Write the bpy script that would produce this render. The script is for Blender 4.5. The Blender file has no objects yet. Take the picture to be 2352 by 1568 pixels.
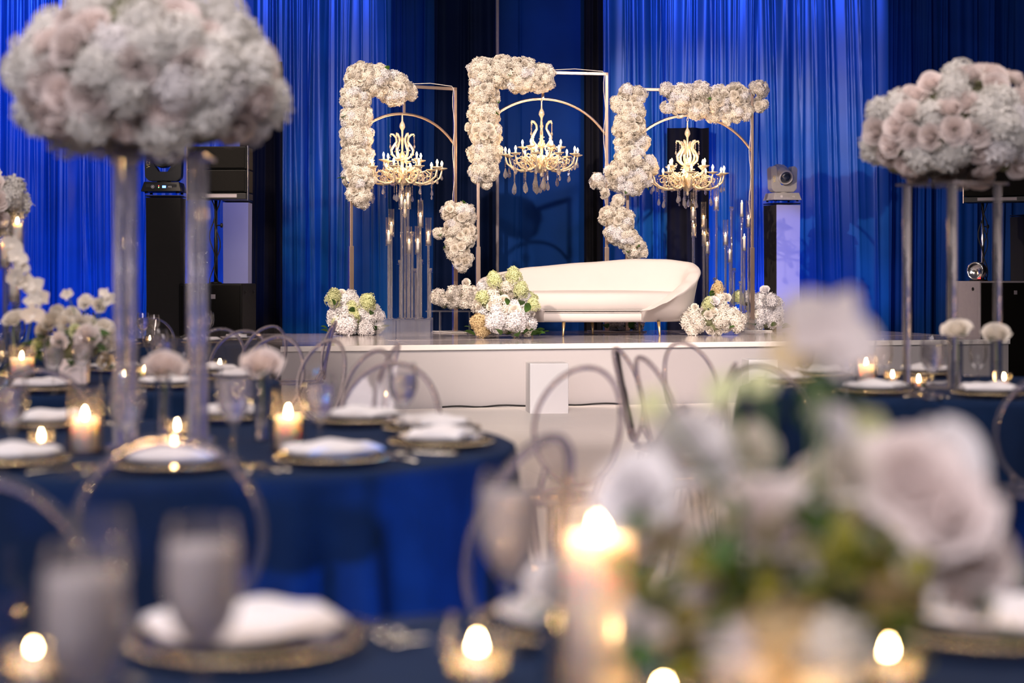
import bpy, bmesh, math, random
import numpy as np
from mathutils import Vector, Matrix, Quaternion
from math import pi, sin, cos, radians as R

random.seed(7)
rng = np.random.default_rng(7)
C = bpy.context.scene.collection
SC = bpy.context.scene

# ------------------------------------------------------------------ camera, world, lights, exposure
FPX, EYE, HOR = 4000.0, 1.25, 635.0        # focal length in pixels of a 2352 wide frame, eye height, horizon row
cam_d = bpy.data.cameras.new('camera')
cam = bpy.data.objects.new('camera', cam_d)
C.objects.link(cam)
cam.location = (0, 0, EYE)
cam.rotation_euler = (pi / 2, 0, 0)
cam_d.sensor_width = 36
cam_d.lens = FPX / 2352 * 36
cam_d.shift_y = -(784 - HOR) / 2352
cam_d.clip_start, cam_d.clip_end = 0.05, 100
cam_d.dof.use_dof = True
cam_d.dof.focus_distance = 19.0
cam_d.dof.aperture_fstop = 1.95
SC.camera = cam

SC.view_settings.view_transform = 'Standard'
SC.view_settings.look = 'None'
SC.view_settings.gamma = 1
SC.view_settings.exposure = 0.0
SC.view_settings.use_curve_mapping = False
SC.cycles.use_denoising = True
SC.cycles.max_bounces = 10
SC.cycles.diffuse_bounces = 3
SC.cycles.glossy_bounces = 4
SC.cycles.transmission_bounces = 8
SC.cycles.transparent_max_bounces = 24
SC.cycles.caustics_reflective = False
SC.cycles.caustics_refractive = False
SC.cycles.sample_clamp_indirect = 3.0

W = bpy.data.worlds.new('world')
SC.world = W
W.use_nodes = True
W.node_tree.nodes['Background'].inputs[0].default_value = (0.55, 0.5, 0.62, 1)
W.node_tree.nodes['Background'].inputs[1].default_value = 0.09

def aim(o, target):
    o.rotation_euler = (Vector(target) - o.location).to_track_quat('-Z', 'Y').to_euler()

def spot(name, loc, target, power, color, size=40, blend=0.5, rad=0.15):
    d = bpy.data.lights.new(name, 'SPOT')
    d.energy, d.color, d.spot_size, d.spot_blend, d.shadow_soft_size = power, color, R(size), blend, rad
    o = bpy.data.objects.new(name, d); C.objects.link(o); o.location = loc; aim(o, target)
    return o

def area(name, loc, target, power, color, sx, sy):
    d = bpy.data.lights.new(name, 'AREA'); d.shape = 'RECTANGLE'
    d.energy, d.color, d.size, d.size_y = power, color, sx, sy
    o = bpy.data.objects.new(name, d); C.objects.link(o); o.location = loc; aim(o, target)
    return o

WARM = (1.0, 0.79, 0.64)
BLUE = (0.045, 0.17, 1.0)
# stage keys from the house truss, left and right
spot('stage_key_light', (-5.4, 10.0, 7.2), (0.5, 19.3, 1.55), 6000, WARM, 34, 0.45, 0.08)
spot('stage_fill_light', (4.4, 10.0, 7.2), (0.7, 19.3, 1.5), 3200, (1.0, 0.82, 0.74), 35, 0.45, 0.25)
spot('added_front_wash', (0, 7.0, 6.8), (1.4, 16.0, 0.3), 2700, (1.0, 0.86, 0.82), 34, 0.8, 0.3)  # added soft spot that brightens the plinths and stage front
# soft room light over the dinner tables
area('table_wash_light', (0, 5.0, 6.4), (0, 6.0, 0), 330, (1.0, 0.86, 0.82), 9, 8)
area('house_light', (-2.5, -3.0, 5.2), (0, 4, 1.0), 520, (0.98, 0.88, 0.92), 6, 2.5)
# small warm point lights added over the hall to glint in glass and chairs
for lx, ly in ((-3.2, 3.0), (-1.0, 1.2), (1.6, 3.4), (-2.4, 6.6), (.4, 5.6), (3.4, 6.4), (-4.4, 9.4), (-.4, 9.8), (2.2, 11.0)):
    d = bpy.data.lights.new('added_glint_light', 'POINT'); d.energy = 40 + 5 * max(0, ly - 3); d.color = (1.0, .76, .60); d.shadow_soft_size = .07
    o = bpy.data.objects.new('added_glint_light', d); C.objects.link(o); o.location = (lx, ly, 5.4)
# blue washes on the drapes: uplights on the floor and wash lights on the truss above
for ux, uy, pw in ((-7.4, 21.3, 170), (-5.8, 21.2, 220), (-4.2, 21.4, 190), (-2.5, 21.9, 26), (2.1, 22.0, 70), (3.2, 22.2, 120), (4.5, 21.6, 70)):
    spot('drape_uplight', (ux, uy, 0.18), (ux * 1.0, 23.0, 2.6), pw, BLUE, 110, 0.9, 0.12)
for ux, pw in ((-7.6, 2200), (-5.4, 2200), (-2.9, 1150), (1.6, 1050), (3.4, 1200), (5.2, 260)):
    spot('drape_wash_light', (ux + 0.6, 15.0, 6.3), (ux, 23.0, 4.0), pw, BLUE, 30, 0.9, 0.04)
# two laser dots on the drape and two on the stage front
for p_, t_, c_ in (((3.88, 21.6, 4.21), (3.88, 23, 4.21), (1, .02, .05)), ((4.04, 21.6, 4.21), (4.04, 23, 4.21), (.1, 1, .2)), ((-.235, 14.9, .23), (-.235, 16.4, .23), (1, .03, .08)), ((-.135, 14.9, .23), (-.135, 16.4, .23), (.05, 1, .2))):
    spot('laser_dot_light', p_, t_, 1.2, c_, 1.4, .5, 0.001)
# unseen blue spot added on the floor beside the left table, raking its cloth
spot('added_linen_spot', (0.75, 2.9, 0.08), (-0.45, 4.4, 0.30), 270, (0.02, 0.26, 1.0), 44, 0.5, 0.06)
spot('added_linen_spot', (1.9, 6.1, 0.08), (2.4, 7.0, 0.30), 34, (0.02, 0.26, 1.0), 50, 0.5, 0.06)  # second added spot, for the cloth of the right table
spot('tower_wash_light', (4.6, 18.6, .75), (3.35, 21.7, 1.5), 520, (.20, .24, 1.0), 24, .6, .05)
spot('tower_wash_light', (-2.4, 17.2, 5.2), (-3.14, 19.8, 1.6), 420, (.12, .22, 1.0), 16, .6, .05)
spot('rim_wash_light', (-4.5, 3.5, 3.2), (-0.9, 2.9, 0.6), 50, (0.1, 0.35, 1.0), 30, 0.8, 0.1)

# ------------------------------------------------------------------ projection helpers (photo pixel + depth -> world)
def P(px, py, Y):
    return Vector(((px - 1176) * Y / FPX, Y, EYE - (py - HOR) * Y / FPX))
def onz(px, py, z):
    Y = FPX * (EYE - z) / (py - HOR)
    return Vector(((px - 1176) * Y / FPX, Y, z))

# ------------------------------------------------------------------ materials
MATS = {}
def mat(name, color=(.8, .8, .8), rough=.5, metal=0, spec=.5, emis=None, estr=0, noise=0, nscale=20, bump=0, trans=0, sheen=0, vary=0, coat=0):
    m = bpy.data.materials.new(name); m.use_nodes = True
    nt = m.node_tree; b = nt.nodes['Principled BSDF']
    col = (*color, 1)
    b.inputs['Base Color'].default_value = col
    b.inputs['Roughness'].default_value = rough
    b.inputs['Metallic'].default_value = metal
    b.inputs['Specular IOR Level'].default_value = spec
    if sheen:
        b.inputs['Sheen Weight'].default_value = sheen; b.inputs['Sheen Roughness'].default_value = .4
        b.inputs['Sheen Tint'].default_value = (min(1, color[0]*3+.1), min(1, color[1]*3+.1), min(1, color[2]*3+.1), 1)
    if coat: b.inputs['Coat Weight'].default_value = coat; b.inputs['Coat Roughness'].default_value = .05
    if emis:
        b.inputs['Emission Color'].default_value = (*emis, 1); b.inputs['Emission Strength'].default_value = estr
    src = None
    if noise or bump:
        tc = nt.nodes.new('ShaderNodeTexCoord'); n = nt.nodes.new('ShaderNodeTexNoise')
        n.inputs['Scale'].default_value = nscale; n.inputs['Detail'].default_value = 2
        nt.links.new(tc.outputs['Object'], n.inputs['Vector'])
        if noise:
            mx = nt.nodes.new('ShaderNodeMix'); mx.data_type = 'RGBA'
            mx.inputs['A'].default_value = tuple(c * (1 - noise) for c in color) + (1,)
            mx.inputs['B'].default_value = tuple(min(1, c * (1 + noise)) for c in color) + (1,)
            nt.links.new(n.outputs['Fac'], mx.inputs['Factor']); src = mx.outputs['Result']
        if bump:
            bp = nt.nodes.new('ShaderNodeBump'); bp.inputs['Strength'].default_value = bump; bp.inputs['Distance'].default_value = .01
            nt.links.new(n.outputs['Fac'], bp.inputs['Height']); nt.links.new(bp.outputs['Normal'], b.inputs['Normal'])
    if vary:                     # each flower or leaf a little different
        oi = nt.nodes.new('ShaderNodeObjectInfo'); hs = nt.nodes.new('ShaderNodeHueSaturation')
        mr = nt.nodes.new('ShaderNodeMapRange')
        mr.inputs['To Min'].default_value = 1 - vary; mr.inputs['To Max'].default_value = 1 + vary * .4
        nt.links.new(oi.outputs['Random'], mr.inputs['Value']); nt.links.new(mr.outputs['Result'], hs.inputs['Value'])
        if src: nt.links.new(src, hs.inputs['Color'])
        else: hs.inputs['Color'].default_value = col
        src = hs.outputs['Color']
    if src: nt.links.new(src, b.inputs['Base Color'])
    if trans:
        out = nt.nodes['Material Output']; ms = nt.nodes.new('ShaderNodeMixShader'); tr = nt.nodes.new('ShaderNodeBsdfTranslucent')
        tr.inputs['Color'].default_value = col
        if src: nt.links.new(src, tr.inputs['Color'])
        ms.inputs[0].default_value = trans
        nt.links.new(b.outputs[0], ms.inputs[1]); nt.links.new(tr.outputs[0], ms.inputs[2]); nt.links.new(ms.outputs[0], out.inputs[0])
    MATS[name] = m
    return m

def glass_mat(name, color=(1, 1, 1), ior=1.47, rough=0):
    m = bpy.data.materials.new(name); m.use_nodes = True; nt = m.node_tree
    nt.nodes.clear(); o = nt.nodes.new('ShaderNodeOutputMaterial'); g = nt.nodes.new('ShaderNodeBsdfGlass')
    g.inputs['Color'].default_value = (*color, 1); g.inputs['IOR'].default_value = ior; g.inputs['Roughness'].default_value = rough
    n = nt.nodes.new('ShaderNodeTexNoise'); n.inputs['Scale'].default_value = 6
    bp = nt.nodes.new('ShaderNodeBump'); bp.inputs['Strength'].default_value = .05
    nt.links.new(n.outputs['Fac'], bp.inputs['Height']); nt.links.new(bp.outputs[0], g.inputs['Normal'])
    nt.links.new(g.outputs[0], o.inputs[0]); MATS[name] = m
    return m

def thin_glass(name, color=(.97, .97, .98), blend=.12, gcol=(1, 1, 1), rough=.02, base=.04, haze=0.0):
    """thin clear wall: see-through with a Fresnel reflection"""
    m = bpy.data.materials.new(name); m.use_nodes = True; nt = m.node_tree
    nt.nodes.clear(); o = nt.nodes.new('ShaderNodeOutputMaterial')
    t = nt.nodes.new('ShaderNodeBsdfTransparent'); t.inputs[0].default_value = (*color, 1)
    g = nt.nodes.new('ShaderNodeBsdfGlossy'); g.inputs['Roughness'].default_value = rough; g.inputs['Color'].default_value = (*gcol, 1)
    lw = nt.nodes.new('ShaderNodeLayerWeight'); lw.inputs['Blend'].default_value = blend
    ad = nt.nodes.new('ShaderNodeMath'); ad.operation = 'ADD'; ad.use_clamp = True; ad.inputs[1].default_value = base
    n = nt.nodes.new('ShaderNodeTexNoise'); n.inputs['Scale'].default_value = 3
    bp = nt.nodes.new('ShaderNodeBump'); bp.inputs['Strength'].default_value = .04
    nt.links.new(n.outputs['Fac'], bp.inputs['Height']); nt.links.new(bp.outputs[0], g.inputs['Normal'])
    ms = nt.nodes.new('ShaderNodeMixShader')
    nt.links.new(lw.outputs['Fresnel'], ad.inputs[0]); nt.links.new(ad.outputs[0], ms.inputs[0])
    nt.links.new(t.outputs[0], ms.inputs[1]); nt.links.new(g.outputs[0], ms.inputs[2]); nt.links.new(ms.outputs[0], o.inputs[0])
    if haze:
        hz = nt.nodes.new('ShaderNodeBsdfTranslucent'); hz.inputs[0].default_value = (.95, .92, .92, 1)
        h2 = nt.nodes.new('ShaderNodeMixShader'); h2.inputs[0].default_value = haze
        nt.links.new(ms.outputs[0], h2.inputs[1]); nt.links.new(hz.outputs[0], h2.inputs[2]); nt.links.new(h2.outputs[0], o.inputs[0])
    MATS[name] = m
    return m

def satin(name, color, rough, aniso, spec, k=1.0):
    m = mat(name, color, rough, noise=.35, nscale=1.8, spec=spec)
    nt = m.node_tree; b = nt.nodes['Principled BSDF']
    tg = nt.nodes.new('ShaderNodeTangent'); tg.direction_type = 'RADIAL'; tg.axis = 'Z'
    b.inputs['Anisotropic'].default_value = aniso; b.inputs['Anisotropic Rotation'].default_value = 0.0
    nt.links.new(tg.outputs[0], b.inputs['Tangent'])
    b.inputs['Specular Tint'].default_value = (.42, .52, 1, 1)
    return m
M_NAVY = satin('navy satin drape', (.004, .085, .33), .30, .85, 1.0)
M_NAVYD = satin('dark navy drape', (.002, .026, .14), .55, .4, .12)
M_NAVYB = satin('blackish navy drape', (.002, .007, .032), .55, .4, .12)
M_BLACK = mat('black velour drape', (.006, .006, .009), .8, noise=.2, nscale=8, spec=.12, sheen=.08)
M_LINEN = mat('navy velvet linen', (.004, .018, .062), .75, noise=.3, nscale=9, bump=.15, sheen=.06, spec=.12)
M_FLOOR = mat('dark carpet floor', (.02, .022, .04), .8, noise=.4, nscale=30, bump=.3, spec=.2)
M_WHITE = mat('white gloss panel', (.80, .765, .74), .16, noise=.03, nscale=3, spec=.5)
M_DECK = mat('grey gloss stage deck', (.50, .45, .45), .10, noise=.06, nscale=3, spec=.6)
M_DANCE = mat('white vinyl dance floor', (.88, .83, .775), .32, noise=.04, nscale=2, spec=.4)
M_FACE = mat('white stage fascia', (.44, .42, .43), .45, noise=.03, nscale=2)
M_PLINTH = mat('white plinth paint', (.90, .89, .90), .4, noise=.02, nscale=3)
M_SOFA = mat('white velvet upholstery', (.62, .575, .55), .75, noise=.03, nscale=5, bump=.1, sheen=.3, spec=.2)
M_GOLD = mat('brushed gold metal', (.86, .64, .32), .32, metal=1, noise=.08, nscale=15)
M_PALEGOLD = mat('pale gold beads', (.88, .72, .46), .22, metal=1, noise=.06, nscale=15)
M_ROSEGOLD = mat('champagne metal', (.82, .62, .50), .3, metal=1, noise=.06, nscale=15)
M_SILVER = mat('polished flatware', (.85, .78, .66), .18, metal=1, noise=.05, nscale=15)
M_CHAND = mat('gilded glass', (1.0, .80, .57), .15, metal=.35, noise=.1, nscale=40, spec=.8, emis=(1.0, .55, .2), estr=0)
M_BULB = mat('lit candle bulb', (1, .9, .7), .4, emis=(1.0, .66, .30), estr=20)
M_BULB_OFF = mat('unlit candle bulb', (.9, .85, .8), .2, emis=(1, .7, .4), estr=.05)
M_FLAME = mat('candle flame', (1, .8, .4), .5, emis=(1.0, .58, .22), estr=220)
M_WAX = mat('ivory wax', (.96, .86, .78), .5, trans=.12, noise=.03, nscale=8)
M_WAXP = mat('blush wax', (.98, .86, .81), .5, trans=.12, noise=.03, nscale=8)
for m_ in (M_WAX, M_WAXP):
    b_ = m_.node_tree.nodes['Principled BSDF']
    b_.inputs['Subsurface Weight'].default_value = .7; b_.inputs['Subsurface Radius'].default_value = (1, .78, .62); b_.inputs['Subsurface Scale'].default_value = .03
M_WICK = mat('candle wick', (.03, .02, .02), .8, noise=.1)
M_PETAL = mat('ivory petal', (.97, .91, .83), .55, trans=.28, vary=.16, noise=.05, nscale=9, spec=.2)
M_PETALW = mat('white petal', (.95, .93, .94), .55, trans=.25, vary=.12, noise=.05, nscale=9, spec=.2)
M_PETALG = mat('pale green petal', (.80, .84, .50), .55, trans=.28, vary=.18, noise=.08, nscale=9, spec=.2)
M_PETALT = mat('straw coloured petal', (.78, .62, .36), .55, trans=.28, vary=.18, noise=.1, nscale=9, spec=.2)
M_BLUSH = mat('blush rose petal', (.97, .87, .845), .5, trans=.3, vary=.14, noise=.06, nscale=9, spec=.2)
M_IVHYD = mat('cool hydrangea petal', (.90, .89, .86), .55, trans=.28, vary=.16, noise=.08, nscale=9, spec=.2)
M_LEAF = mat('green leaf', (.065, .16, .025), .45, trans=.35, vary=.3, noise=.3, nscale=9, spec=.4)
M_LEAFY = mat('yellow green leaf', (.36, .35, .045), .45, trans=.4, vary=.3, noise=.3, nscale=9, spec=.4)
M_STEM = mat('flower stem', (.12, .20, .05), .5, noise=.3, nscale=20)
M_FOAM = mat('floral foam', (.16, .17, .09), .9, noise=.3, nscale=20, bump=.2)
M_NAPKIN = mat('white linen napkin', (.84, .83, .85), .8, noise=.04, nscale=20, bump=.1, spec=.2)
M_CHINA = mat('white china', (.85, .83, .82), .15, noise=.02)
M_BLUSHCER = mat('blush ceramic', (.90, .78, .77), .4, noise=.05, nscale=6)
M_CABINET = mat('black speaker cabinet', (.006, .006, .006), .6, spec=.15, noise=.3, nscale=40, bump=.15)
M_GRILLE = mat('black speaker grille', (.005, .0045, .004), .7, spec=.12, noise=.5, nscale=200, bump=.4)
M_BLKPL = mat('black plastic', (.010, .0095, .010), .4, spec=.3, noise=.2, nscale=20)
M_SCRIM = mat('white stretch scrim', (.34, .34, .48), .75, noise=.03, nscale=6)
M_BLKSCRIM = mat('black stretch scrim', (.010, .009, .009), .85, noise=.2, nscale=20)
M_GREYPL = mat('grey cabinet side', (.30, .27, .30), .5, noise=.1, nscale=20)
M_GREYSH = mat('grey lamp shell', (.42, .41, .43), .4, noise=.1, nscale=20)
M_CHROME = mat('chrome', (.8, .8, .82), .15, metal=1, noise=.03)
M_YEL = mat('yellow print', (.9, .75, .3), .5, noise=.03, emis=(.9, .7, .3), estr=.0)
M_WPRINT = mat('white print', (.85, .85, .9), .5, noise=.02)
M_LCD = mat('lit blue display', (.1, .2, .9), .3, emis=(.1, .3, 1.0), estr=6)
M_LEDR = mat('red indicator', (.8, .02, .02), .3, emis=(1.0, .03, .03), estr=6)
M_LEDG = mat('green indicator', (.1, .8, .1), .3, emis=(.2, 1.0, .2), estr=5)
M_CABLE = mat('black cable', (.008, .008, .008), .6, noise=.1)
M_WCABLE = mat('white cable', (.75, .7, .68), .5, noise=.05)
M_LENS = mat('moving head lens', (.02, .03, .06), .04, spec=1, coat=1, noise=.1)
def cloudy(name, color, ior, see, haze, hazecol=(.9, .88, .9)):
    """clear plastic or hazed water: refracting body that also lets light straight through, pale scatter standing in for reflections"""
    m = glass_mat(name, color, ior); nt = m.node_tree
    out = [n for n in nt.nodes if n.type == 'OUTPUT_MATERIAL'][0]; g = [n for n in nt.nodes if n.type == 'BSDF_GLASS'][0]
    t = nt.nodes.new('ShaderNodeBsdfTransparent'); t.inputs[0].default_value = (*color, 1)
    df = nt.nodes.new('ShaderNodeBsdfDiffuse'); df.inputs[0].default_value = (*hazecol, 1)
    tl = nt.nodes.new('ShaderNodeBsdfTranslucent'); tl.inputs[0].default_value = (*hazecol, 1)
    a = nt.nodes.new('ShaderNodeMixShader'); a.inputs[0].default_value = see
    b = nt.nodes.new('ShaderNodeMixShader'); b.inputs[0].default_value = haze
    c = nt.nodes.new('ShaderNodeMixShader'); c.inputs[0].default_value = .5
    nt.links.new(g.outputs[0], a.inputs[1]); nt.links.new(t.outputs[0], a.inputs[2])
    nt.links.new(df.outputs[0], c.inputs[1]); nt.links.new(tl.outputs[0], c.inputs[2])
    nt.links.new(a.outputs[0], b.inputs[1]); nt.links.new(c.outputs[0], b.inputs[2]); nt.links.new(b.outputs[0], out.inputs[0])
    return m
M_ACRYL = cloudy('clear acrylic', (.99, .98, .99), 1.45, .35, .13)
M_CHAIR = cloudy('clear polycarbonate', (.96, .92, .93), 1.42, .50, .07)
M_WATER = cloudy('still water', (.99, .98, .99), 1.33, .40, .12, (.95, .90, .88))
M_HAZEWATER = cloudy('hazed water', (.98, .97, .98), 1.33, .25, .55, (.98, .93, .93))  # pale haze put in for bright surroundings refracted in the goblets
M_BOX = cloudy('clear acrylic sheet', (.97, .97, .97), 1.2, .72, .09)
M_THIN = thin_glass('clear blown glass', (.99, .985, .99), .16, base=.05, haze=.05)
M_ROD = cloudy('clear candlestick glass', (.99, .99, 1), 1.4, .5, .045)
M_PANEL = thin_glass('clear chair panel', (.94, .92, .93), .045, (1, .96, .96), .05, base=.04)
M_CRYS = cloudy('cut crystal', (.98, .95, .92), 1.5, .42, .18, (1, .96, .92))
M_WALL = mat('dark wall', (.01, .011, .02), .9, noise=.2)

# ------------------------------------------------------------------ mesh helpers
def link(name, me, parent=None, loc=None, m=None):
    o = bpy.data.objects.new(name, me)
    C.objects.link(o)
    if m is not None and me is not None and len(me.materials) == 0: me.materials.append(m)
    if parent is not None: o.parent = parent
    if loc is not None: o.location = loc
    return o

def mesh(bm, m=None, smooth=True, name='mesh'):
    me = bpy.data.meshes.new(name)
    bmesh.ops.recalc_face_normals(bm, faces=bm.faces)
    bm.to_mesh(me); bm.free()
    if smooth: me.polygons.foreach_set('use_smooth', [True] * len(me.polygons))
    if m: me.materials.append(m)
    return me

def raw_mesh(verts, faces, m=None, smooth=True, name='mesh'):
    me = bpy.data.meshes.new(name); me.from_pydata([tuple(v) for v in verts], [], faces); me.validate()
    if smooth: me.polygons.foreach_set('use_smooth', [True] * len(me.polygons))
    if m: me.materials.append(m)
    return me

def add_box(bm, c, s, bev=0, rot=None):
    r = bmesh.ops.create_cube(bm, size=1)
    vs = r['verts']
    bmesh.ops.scale(bm, vec=s, verts=vs)
    if bev:
        es = list({e for v in vs for e in v.link_edges})
        bb = bmesh.ops.bevel(bm, geom=es, offset=bev, segments=2, affect='EDGES', profile=.5)
        vs = list({v for f in bb['faces'] for v in f.verts} | {v for v in vs if v.is_valid})
    if rot: bmesh.ops.rotate(bm, cent=(0, 0, 0), matrix=rot, verts=vs)
    bmesh.ops.translate(bm, vec=c, verts=vs)
    return vs

def box_me(s, m, bev=0.005, c=(0, 0, 0)):
    bm = bmesh.new(); add_box(bm, c, s, bev); return mesh(bm, m, smooth=False)

def add_lathe(bm, prof, seg=20, off=(0, 0, 0), cap=True):
    rings = []
    for r, z in prof:
        rings.append([bm.verts.new((off[0] + r * cos(2 * pi * i / seg), off[1] + r * sin(2 * pi * i / seg), off[2] + z)) for i in range(seg)])
    for a, b in zip(rings, rings[1:]):
        for i in range(seg):
            j = (i + 1) % seg
            bm.faces.new((a[i], a[j], b[j], b[i]))
    if cap:
        if prof[0][0] > 1e-4: bm.faces.new(rings[0][::-1])
        if prof[-1][0] > 1e-4: bm.faces.new(rings[-1])
    return rings

def lathe(prof, m, seg=20, cap=True):
    bm = bmesh.new(); add_lathe(bm, prof, seg, cap=cap)
    bmesh.ops.remove_doubles(bm, verts=bm.verts, dist=1e-5)
    return mesh(bm, m)

def add_tube(bm, pts, rad, seg=8, closed=False, flat=None):
    pts = [Vector(p) for p in pts]; n = len(pts); rings = []
    up = Vector((0, 0, 1)); prev = None
    for i, p in enumerate(pts):
        a = pts[(i - 1) % n] if (closed or i > 0) else p
        b = pts[(i + 1) % n] if (closed or i < n - 1) else p
        t = (b - a).normalized()
        if prev is None:
            ref = up if abs(t.dot(up)) < .95 else Vector((1, 0, 0))
            nx = t.cross(ref).normalized()
        else:
            nx = (prev - t * prev.dot(t)).normalized()
        prev = nx; ny = t.cross(nx)
        r = rad[i] if isinstance(rad, (list, tuple)) else rad
        f = flat or 1
        rings.append([bm.verts.new(p + nx * r * cos(2 * pi * k / seg) + ny * r * f * sin(2 * pi * k / seg)) for k in range(seg)])
    rng_ = range(n) if closed else range(n - 1)
    for i in rng_:
        a, b = rings[i], rings[(i + 1) % n]
        for k in range(seg):
            l = (k + 1) % seg
            bm.faces.new((a[k], a[l], b[l], b[k]))
    if not closed:
        bm.faces.new(rings[0][::-1]); bm.faces.new(rings[-1])

def tube(pts, rad, m, seg=8, closed=False, flat=None):
    bm = bmesh.new(); add_tube(bm, pts, rad, seg, closed, flat); return mesh(bm, m)

LABELS = {}
def tag(o, label, cat, group=None, kind=None):
    o['label'] = label; o['category'] = cat
    if group: o['group'] = group
    if kind: o['kind'] = kind
    LABELS.setdefault(label, []).append(o)
    return o
def thing(name, loc, label, cat, rotz=0, group=None):
    o = bpy.data.objects.new(name, None); C.objects.link(o)
    o.location = loc; o.rotation_euler = (0, 0, rotz); o.empty_display_size = .05
    return tag(o, label, cat, group)
def struct(name, me, loc=(0, 0, 0), rotz=0, label=None):
    o = link(name, me); o.location = loc; o.rotation_euler = (0, 0, rotz); o['kind'] = 'structure'
    if label: o['label'] = label
    return o
CACHE = {}
def cached(key, fn):
    if key not in CACHE: CACHE[key] = fn()
    return CACHE[key]

# ------------------------------------------------------------------ flowers: shared meshes
def rose_mesh(seed, m, n=24, openness=1.0):
    rr = random.Random(seed); V = []; F = []
    for i in range(n):
        t = (i + .5) / n; az = i * 2.399963 + rr.uniform(-.15, .15)
        hw = 1.15 - .45 * t
        nu, nv = 5, 4; base = len(V)
        top = .52 - .42 * t + rr.uniform(-.04, .04)
        rad = (.10 + .88 * t ** .85) * openness
        for v in range(nv + 1):
            fv = v / nv
            r = rad * (.35 + .65 * sin(fv * pi / 2 * .95)) ; z = -.45 + (top + .45) * fv ** 1.15
            if fv > .99: r += .11 * t + .02; z -= .10 * t
            for u in range(nu + 1):
                fu = u / nu * 2 - 1
                a = az + fu * hw * (.45 + .55 * sin(min(1, fv * 1.25) * pi / 2)) * (1 - .15 * fv * fv)
                zz = z - .13 * abs(fu) ** 2.2 * fv * (1 + t) + rr.uniform(-.012, .012)
                r2 = r * (1 + .06 * abs(fu) * t)
                V.append((r2 * cos(a), r2 * sin(a), zz))
        for v in range(nv):
            for u in range(nu):
                q = base + v * (nu + 1) + u; F.append((q, q + 1, q + nu + 2, q + nu + 1))
    return raw_mesh(V, F, m, True, 'rose')

def hyd_mesh(seed, m, n=58, core=True, flat=1.0, cone=0):
    rr = random.Random(seed); V = []; F = []
    def addv(p): V.append(tuple(p)); return len(V) - 1
    for i in range(n):
        y = 1 - (i + .5) / n * 1.66; rad = math.sqrt(max(0, 1 - y * y)); a = i * 2.399963
        nrm = Vector((rad * cos(a), rad * sin(a), y))
        c = nrm * rr.uniform(.72, 1.0)
        if cone: c = Vector((c.x * (1 - .3 * c.z), c.y * (1 - .3 * c.z), c.z * 1.35))
        q = nrm.to_track_quat('Z', 'Y') @ Quaternion((0, 0, 1), rr.uniform(0, 2 * pi)) @ Quaternion((1, 0, 0), rr.uniform(-.55, .55))
        s = rr.uniform(.24, .36) * (1 if n < 70 else .8)
        for k in range(4):
            b = k * pi / 2; l1 = rr.uniform(-.15, .35)
            pts = [(0, 0, -.10), (.55 * cos(b - .55), .55 * sin(b - .55), .12), (1.05 * cos(b - .25), 1.05 * sin(b - .25), l1),
                   (1.12 * cos(b + .05), 1.12 * sin(b + .05), l1 - .12), (1.05 * cos(b + .36), 1.05 * sin(b + .36), l1), (.55 * cos(b + .6), .55 * sin(b + .6), .12)]
            ids = [addv(c + q @ (Vector(p) * s)) for p in pts]
            F.append((ids[0], ids[1], ids[2], ids[3])); F.append((ids[0], ids[3], ids[4], ids[5]))
    if core:
        bm = bmesh.new(); bmesh.ops.create_icosphere(bm, subdivisions=2, radius=.62)
        off = len(V)
        for v in bm.verts:
            z = v.co.z * (1.35 if cone and v.co.z > 0 else 1)
            V.append((v.co.x, v.co.y, max(z, -.5)))
        for f in bm.faces: F.append(tuple(off + v.index for v in f.verts))
        bm.free()
    return raw_mesh(V, F, m, False, 'hydrangea')

def leaf_mesh(m):
    V = []; F = []; n = 6
    for i in range(n + 1):
        t = i / n; w = .34 * sin(pi * min(1, t * .96 + .04)) ** .8 * (1 - .25 * t); z = .22 * sin(t * pi * .8)
        V += [(-w, t, z + .08 * w), (0, t, z - .05), (w, t, z + .08 * w)]
    for i in range(n):
        a = i * 3; F += [(a, a + 1, a + 4, a + 3), (a + 1, a + 2, a + 5, a + 4)]
    return raw_mesh(V, F, m, True, 'leaf')

def orchid_mesh(m):
    V = []; F = []
    def pet(az, L, w, lift):
        b = len(V); n = 4
        for i in range(n + 1):
            t = i / n; ww = w * sin(pi * (.12 + .85 * t)); r = L * t
            for s in (-1, 0, 1):
                x, y = r, s * ww
                V.append((x * cos(az) - y * sin(az), x * sin(az) + y * cos(az), lift * sin(t * 2) + .05 * abs(s)))
        for i in range(n):
            for s in (0, 1):
                a = b + i * 3 + s; F.append((a, a + 1, a + 4, a + 3))
    for az, L, w in ((0.15, 1.0, .52), (pi - .15, 1.0, .52), (pi / 2, .95, .34), (-pi / 2 - .75, .85, .30), (-pi / 2 + .75, .85, .30)): pet(az, L, w, .14)
    pet(-pi / 2, .42, .2, .42)
    return raw_mesh(V, F, m, True, 'orchid')

def rose(m, k=0): return cached(('rose', m.name, k), lambda: rose_mesh(k + 3, m))
def hyd(m, k=0): return cached(('hyd', m.name, k), lambda: hyd_mesh(k + 11, m))
def hydbig(m, k=0): return cached(('hydb', m.name, k), lambda: hyd_mesh(k + 31, m, 120))
def cone(m, k=0): return cached(('cone', m.name, k), lambda: hyd_mesh(k + 21, m, 90, cone=1))
def leafm(m): return cached(('leaf', m.name), lambda: leaf_mesh(m))
def orch(m): return cached(('orchid', m.name), lambda: orchid_mesh(m))

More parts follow.
